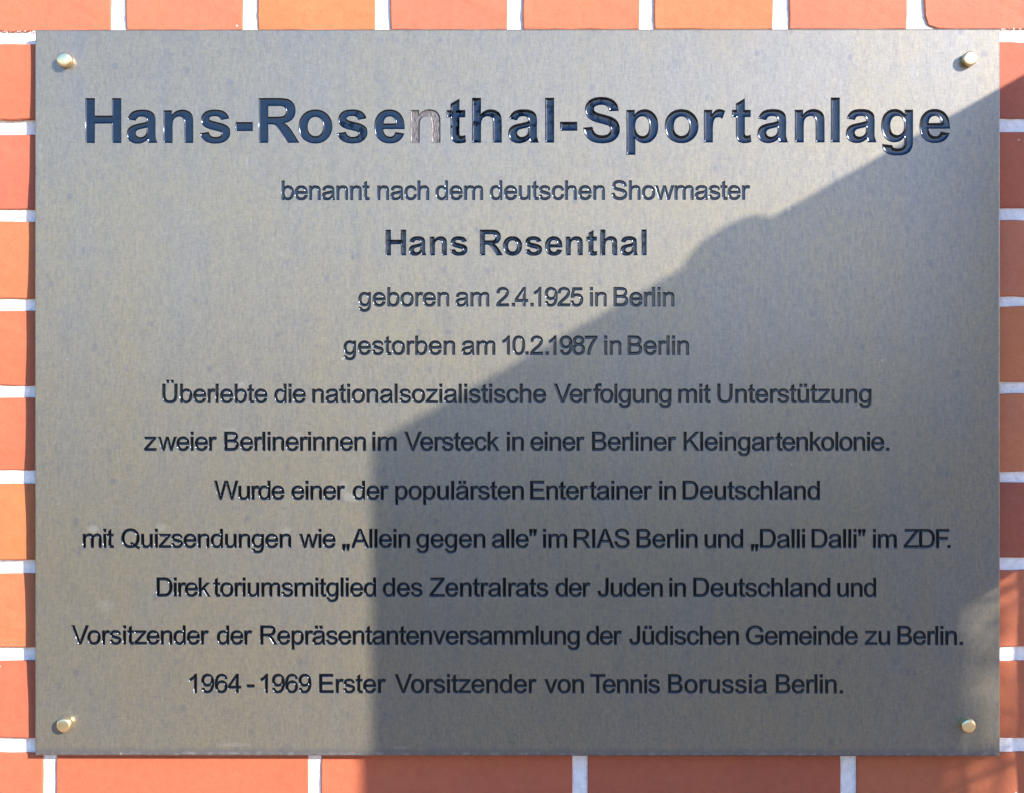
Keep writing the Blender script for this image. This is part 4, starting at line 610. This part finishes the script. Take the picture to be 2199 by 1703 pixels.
for bold, tab in ((False, REG), (True, BOLD)):
    for ch, (adv, path) in tab.items():
        cs = flatten(path, 7 if bold else 4)
        GL[(ch, bold)] = (adv, fatten(cs, 0.5 if bold else 2.0))
def kern(a, b):
    return {('T', 'e'): -11, ('V', 'e'): -5.5, ('V', 'o'): -5.5, ('1', '9'): 0}.get((a, b), 0)
top_px = [65.0, 350, 462, 590, 695, 795, 902, 1007, 1110, 1215, 1318, 1420, 1623.2]
BW = 0.0011   # chamfer round the plate's front
x_l, x_r = fx(73.9) - XPL, fx(2145.8) - XPL
ztop, zbot = fz(63) - ZPL, fz(1623.2) - ZPL
pv, pf = [], []
nlet = 0
for li, (base, em, bold, segs) in enumerate(LINES):
    bz = fz(base) - ZPL
    placed = []
    for si, (txt, a, b) in enumerate(segs):
        if not bold and si and 2 < a - segs[si - 1][2] < 10: a -= 1.3
        if not bold and si + 1 < len(segs) and 2 < segs[si + 1][1] - b < 10: b += 1.3
        xs_, pen = [], 0.0
        if not bold: a, b = a - 0.9, b + 0.9
        for k, ch in enumerate(txt):
            if k: pen += kern(txt[k - 1], ch)
            xs_.append(pen); pen += GL[(ch, bold)][0]
        f0 = np.concatenate(GL[(txt[0], bold)][1])[:, 0].min(); f1 = xs_[-1] + np.concatenate(GL[(txt[-1], bold)][1])[:, 0].max()
        nat = (f1 - f0) * em / 100
        tr = ((b - a) - nat) / (len(txt) - 1) if len(txt) > 1 else 0
        off = a if len(txt) > 1 else (a + b) / 2 - nat / 2
        if len(txt) > 1 and abs(tr) > 1.6: print('TRACK', txt, round(tr, 2))
        for k, ch in enumerate(txt):
            placed.append((ch, off + (xs_[k] - f0) * em / 100 + tr * k))
    holes = []; gv, gf = [], []
    items = []
    for (ch, px) in placed:
        ox = fx(px) - XPL
        cs = [np.stack([c[:, 0] * em * S / 100 + ox, c[:, 1] * em * S / 100 + bz], 1) for c in GL[(ch, bold)][1]]
        holes += cs; items.append((ch, ox))
        for c in cs:
            n = len(c); b0 = len(gv); gv += [(q[0], 0.0, q[1]) for q in c] + [(q[0], 0.0019, q[1]) for q in c]
            gf += [(b0 + i, b0 + (i + 1) % n, b0 + n + (i + 1) % n, b0 + n + i) for i in range(n)]
    # plate front for this strip
    za = ztop - BW if li == 0 else fz(top_px[li]) - ZPL; zb = zbot + BW if li == 11 else fz(top_px[li + 1]) - ZPL
    rect = np.array([(x_l + BW, zb), (x_r - BW, zb), (x_r - BW, za), (x_l + BW, za)])
    v, f = cdt([rect] + holes); cen = np.array([v[list(q)].mean(0) for q in f]); ins = inpoly(cen, holes)
    b0 = len(pv); pv += [(q[0], 0.0, q[1]) for q in v]; pf += [tuple(k + b0 for k in q) for q, kk in zip(f, ins) if not kk]
    line_o = link_mesh('text_line', mesh('text_line', gv, gf), M_GROOVE, plaque)
    full = ' '
    for idx, (ch, ox) in enumerate(items):
        style = 'small'
        if li == 0: style = 'flat' if idx < 9 else 'meniscus'
        if li == 0 and idx == 9: style = 'bare'
        if li == 2: style = 'mid'
        me = paint_mesh(ch, bold, em, style)
        nm = 'digit' if ch.isdigit() else {'-': 'hyphen', '.': 'full_stop', '„': 'quotation_mark', '"': 'quotation_mark'}.get(ch, 'letter')
        o = link_mesh(nm, me, M_BARE if style == 'bare' else M_PAINT, line_o); o.location = (ox, 0, bz); nlet += 1; o.color = ({7: .6, 10: 1, 11: .8, 12: .7, 13: .5, 14: .5, 15: .6}.get(idx, 0) if li == 0 else (0.5 if li == 2 else 0), 0, 0, 1)
        if style == 'bare': o['label'] = 'letter n with its black paint fallen out, bare metal showing'
    if li == 0: line_o['label'] = 'large bold heading line'
    elif li == 2: line_o['label'] = 'medium bold name line'
# chamfer, sides and back
T = 0.005
b0 = len(pv)
for (y, k) in ((0, BW), (0.0007, 0), (T, 0)):
    pv += [(x_l + k, y, zbot + k), (x_r - k, y, zbot + k), (x_r - k, y, ztop - k), (x_l + k, y, ztop - k)]
for r in (0, 1):
    for i in range(4): a = b0 + r * 4 + i; c = b0 + r * 4 + (i + 1) % 4; pf.append((a, a + 4, c + 4, c))
pf.append((b0 + 8, b0 + 11, b0 + 10, b0 + 9))
plate = link_mesh('plate', mesh('plate', pv, pf), M_PLATE, plaque)
print('letters', nlet)
# screw caps and the spacers behind them
def cap_mesh(flat_top=False):
    prof = [(0.0062, 0.0), (0.0066, -0.0006), (0.0066, -0.0078), (0.0064, -0.0085), (0.0057, -0.0091), (0.0049, -0.0093), (0.0, -0.0093)]
    n = 40; vs, fs = [], []
    for (r, y) in prof[:-1]:
        for i in range(n):
            a = 2 * math.pi * i / n; rr = r
            if flat_top and y < -0.008: rr = r * (0.97 + 0.045 * math.cos(8 * a + 0.4) ** 2 * -1 + 0.02)
            vs.append((rr * math.cos(a), y, rr * math.sin(a)))
    for r in range(len(prof) - 2):
        for i in range(n): a, c = r * n + i, r * n + (i + 1) % n; fs.append((a, c, c + n, a + n))
    fs.append(tuple(range((len(prof) - 2) * n, (len(prof) - 1) * n)))
    me = mesh('screw_cap', vs, fs); me.shade_smooth(); me.polygons[len(fs) - 1].use_smooth = False; me.set_sharp_from_angle(angle=math.radians(35)); return me
caps = ((141.5, 130.8), (2076.5, 130.5), (141.0, 1554.5), (2073.5, 1554.0))
for i, (px, py) in enumerate(caps):
    o = link_mesh('screw_cap', cap_mesh(i == 3), M_BRASS, plaque); o.location = (fx(px) - XPL, -0.0001, fz(py) - ZPL)
    sv, sf = [], []
    n = 16
    for y in (0.0052, 0.0125):
        for k in range(n): sv.append((0.006 * math.cos(2 * math.pi * k / n), y, 0.006 * math.sin(2 * math.pi * k / n)))
    sf = [(k, (k + 1) % n, n + (k + 1) % n, n + k) for k in range(n)] + [tuple(range(n)), tuple(range(2 * n - 1, n - 1, -1))]
    s_ = link_mesh('spacer', mesh('spacer', sv, sf), M_BRASS, plaque); s_.location = (fx(px) - XPL, 0, fz(py) - ZPL)

# ------------------------------------------------------------------ unseen side screen shading the plaque; pale finish and wall gap chosen for light
X0 = 0.72; TH = 0.04
scr = thing('side_screen', (X0, 0, 0), 'unseen pale rendered screen wall with an opening, standing at right angles beside the brick wall', 'screen wall')
def lo(b): return [(x - X0, y, z) for x, y, z in b]
def part(name, boxes, m, parent):
    v_, f_ = [], []
    for b in boxes: box(v_, f_, *b)
    return link_mesh(name, mesh(name, lo(v_), f_), m, parent)
S_END = (X0 - fx(796)) / KX
Z_TOP = fz(469) + KZ * (X0 - fx(1652)) / KX
S_J = (X0 - fx(2062)) / KX + TH / KX
Z_L = fz(1281) + KZ * (X0 - fx(2107)) / KX + KZ / KX * TH
yf = lambda s: YF - s
part('post', [(X0 + 0.002, X0 + TH - 0.002, yf(0.27), yf(0.24), 0.0, Z_L - 0.0005)], M_SCREEN, scr)
part('panel', [(X0, X0 + TH, yf(S_END), yf(S_J), 0.0, Z_TOP - 0.03)], M_SCREEN, scr)
part('lintel', [(X0, X0 + TH, yf(S_J) + 0.0005, yf(0.24), Z_L, Z_TOP - 0.03)], M_SCREEN, scr)
part('coping', [(X0, X0 + TH + 0.01, yf(S_END), yf(0.24), Z_TOP - 0.029, Z_TOP)], M_SCREEN, scr)
# rounded lump added on the coping, shaped to cast the bump in the shadow
hv, hf = [], []
s0, s1 = (X0 - fx(1636)) / KX, (X0 - fx(1449)) / KX; sc_, hl = (s0 + s1) / 2, (s1 - s0) / 2
for j in range(7):
    ph = math.pi / 2 * j / 6
    for i in range(24):
        a = 2 * math.pi * i / 24
        hv.append((X0 + 0.012 + 0.012 * math.cos(a) * math.cos(ph) ** .6, yf(sc_ + (hl * 0.10 if j else 0)) - hl * math.sin(a) * math.cos(ph) ** 0.6, Z_TOP - 0.001 + 0.0215 * math.sin(ph)))
hf = [(j * 24 + i, j * 24 + (i + 1) % 24, (j + 1) * 24 + (i + 1) % 24, (j + 1) * 24 + i) for j in range(6) for i in range(24)]
link_mesh('shadow_lump', mesh('shadow_lump', lo(hv), hf), M_SCREEN, scr)

# ------------------------------------------------------------------ shrub behind the screen, its twigs shade the lower right corner
BX = Vector((2.12, -1.95, 0))
shr = thing('shrub', BX, 'tall thin twiggy green shrub growing beyond the pale side screen', 'shrub')
tv, tf, lv, lf = [], [], [], []
def tube(p, q, r0, r1):
    d = (q - p).normalized(); a = d.orthogonal().normalized(); b = d.cross(a); b0 = len(tv)
    for (c, r) in ((p, r0), (q, r1)):
        for k in range(6): tv.append(tuple(c + (a * math.cos(k * math.pi / 3) + b * math.sin(k * math.pi / 3)) * r - BX))
    for k in range(6): tf.append((b0 + k, b0 + (k + 1) % 6, b0 + 6 + (k + 1) % 6, b0 + 6 + k))
def leaf(c, n_, r):
    n_ = n_.normalized(); a = n_.orthogonal().normalized(); b = n_.cross(a); ang = rs.uniform(0, 6.28); a, b = a * math.cos(ang) + b * math.sin(ang), -a * math.sin(ang) + b * math.cos(ang)
    b0 = len(lv); o_ = c - BX
    for (u, v_, h) in ((-1, 0, 0), (-.3, .42, .12), (.5, .34, .1), (1, 0, 0), (.5, -.34, .1), (-.3, -.42, .12)): lv.append(tuple(o_ + a * u * r + b * v_ * r + n_ * h * r))
    lf.append((b0, b0 + 1, b0 + 2, b0 + 3)); lf.append((b0, b0 + 3, b0 + 4, b0 + 5))
rs = random.Random(11)
def ray(px, py, t): return Vector((fx(px), YF, fz(py))) + Vector((KX, -1, KZ)) * t
crown = []
for k in range(22):
    tp = ray(rs.uniform(2040, 2330), rs.uniform(1215, 1760), rs.uniform(1.6, 2.2)); md = BX.lerp(tp, 0.55) + Vector((rs.uniform(-.08, .08), rs.uniform(-.08, .08), 0))
    tube(BX + Vector((rs.uniform(-.04, .04), rs.uniform(-.04, .04), 0)), md, 0.007, 0.004); tube(md, tp, 0.004, 0.0015)
for k in range(150):
    leaf(ray(rs.uniform(2030, 2330), rs.uniform(1205, 1780), rs.uniform(1.55, 2.25)), Vector((rs.uniform(-1, 1), rs.uniform(-1, 1), rs.uniform(-.2, 1))), rs.uniform(.010, .015))
for k in range(70):  # extra leaves added along the sun's path to soften the shade edge
    leaf(ray(rs.gauss(2062, 14), rs.uniform(1225, 1780), rs.uniform(1.7, 2.2)), Vector((rs.uniform(-1, 1), rs.uniform(-1, 1), rs.uniform(-.2, 1))), rs.uniform(.010, .015))
for k in range(260):      # lower foliage, below the light that reaches the plaque
    leaf(BX + Vector((rs.gauss(0, .22), rs.gauss(0, .22), rs.uniform(.3, 1.25))), Vector((rs.uniform(-1, 1), rs.uniform(-1, 1), rs.uniform(-.2, 1))), rs.uniform(.012, .02))
for (a, b, t, r) in (((1960, 1692), (2260, 1575), .60, .0028), ((1985, 1722), (2260, 1612), .66, .0032), ((1965, 1655), (2100, 1608), .66, .003), ((2080, 1262), (2260, 1180), .60, .0034),
                     ((2120, 1290), (2260, 1225), .7, .0034), ((2110, 1345), (2260, 1262), .62, .0024)):
    p_, q_ = ray(*a, t), ray(*b, t + .05); tube(p_, q_, r * .7, r); tube(q_, BX.lerp(ray(2300, 1500, 1.7), 0.8), r, .004)
link_mesh('branches', mesh('branches', tv, tf), M_BARK, shr)
o = link_mesh('leaves', mesh('leaves', lv, lf), M_LEAF, shr); o['kind'] = 'stuff'
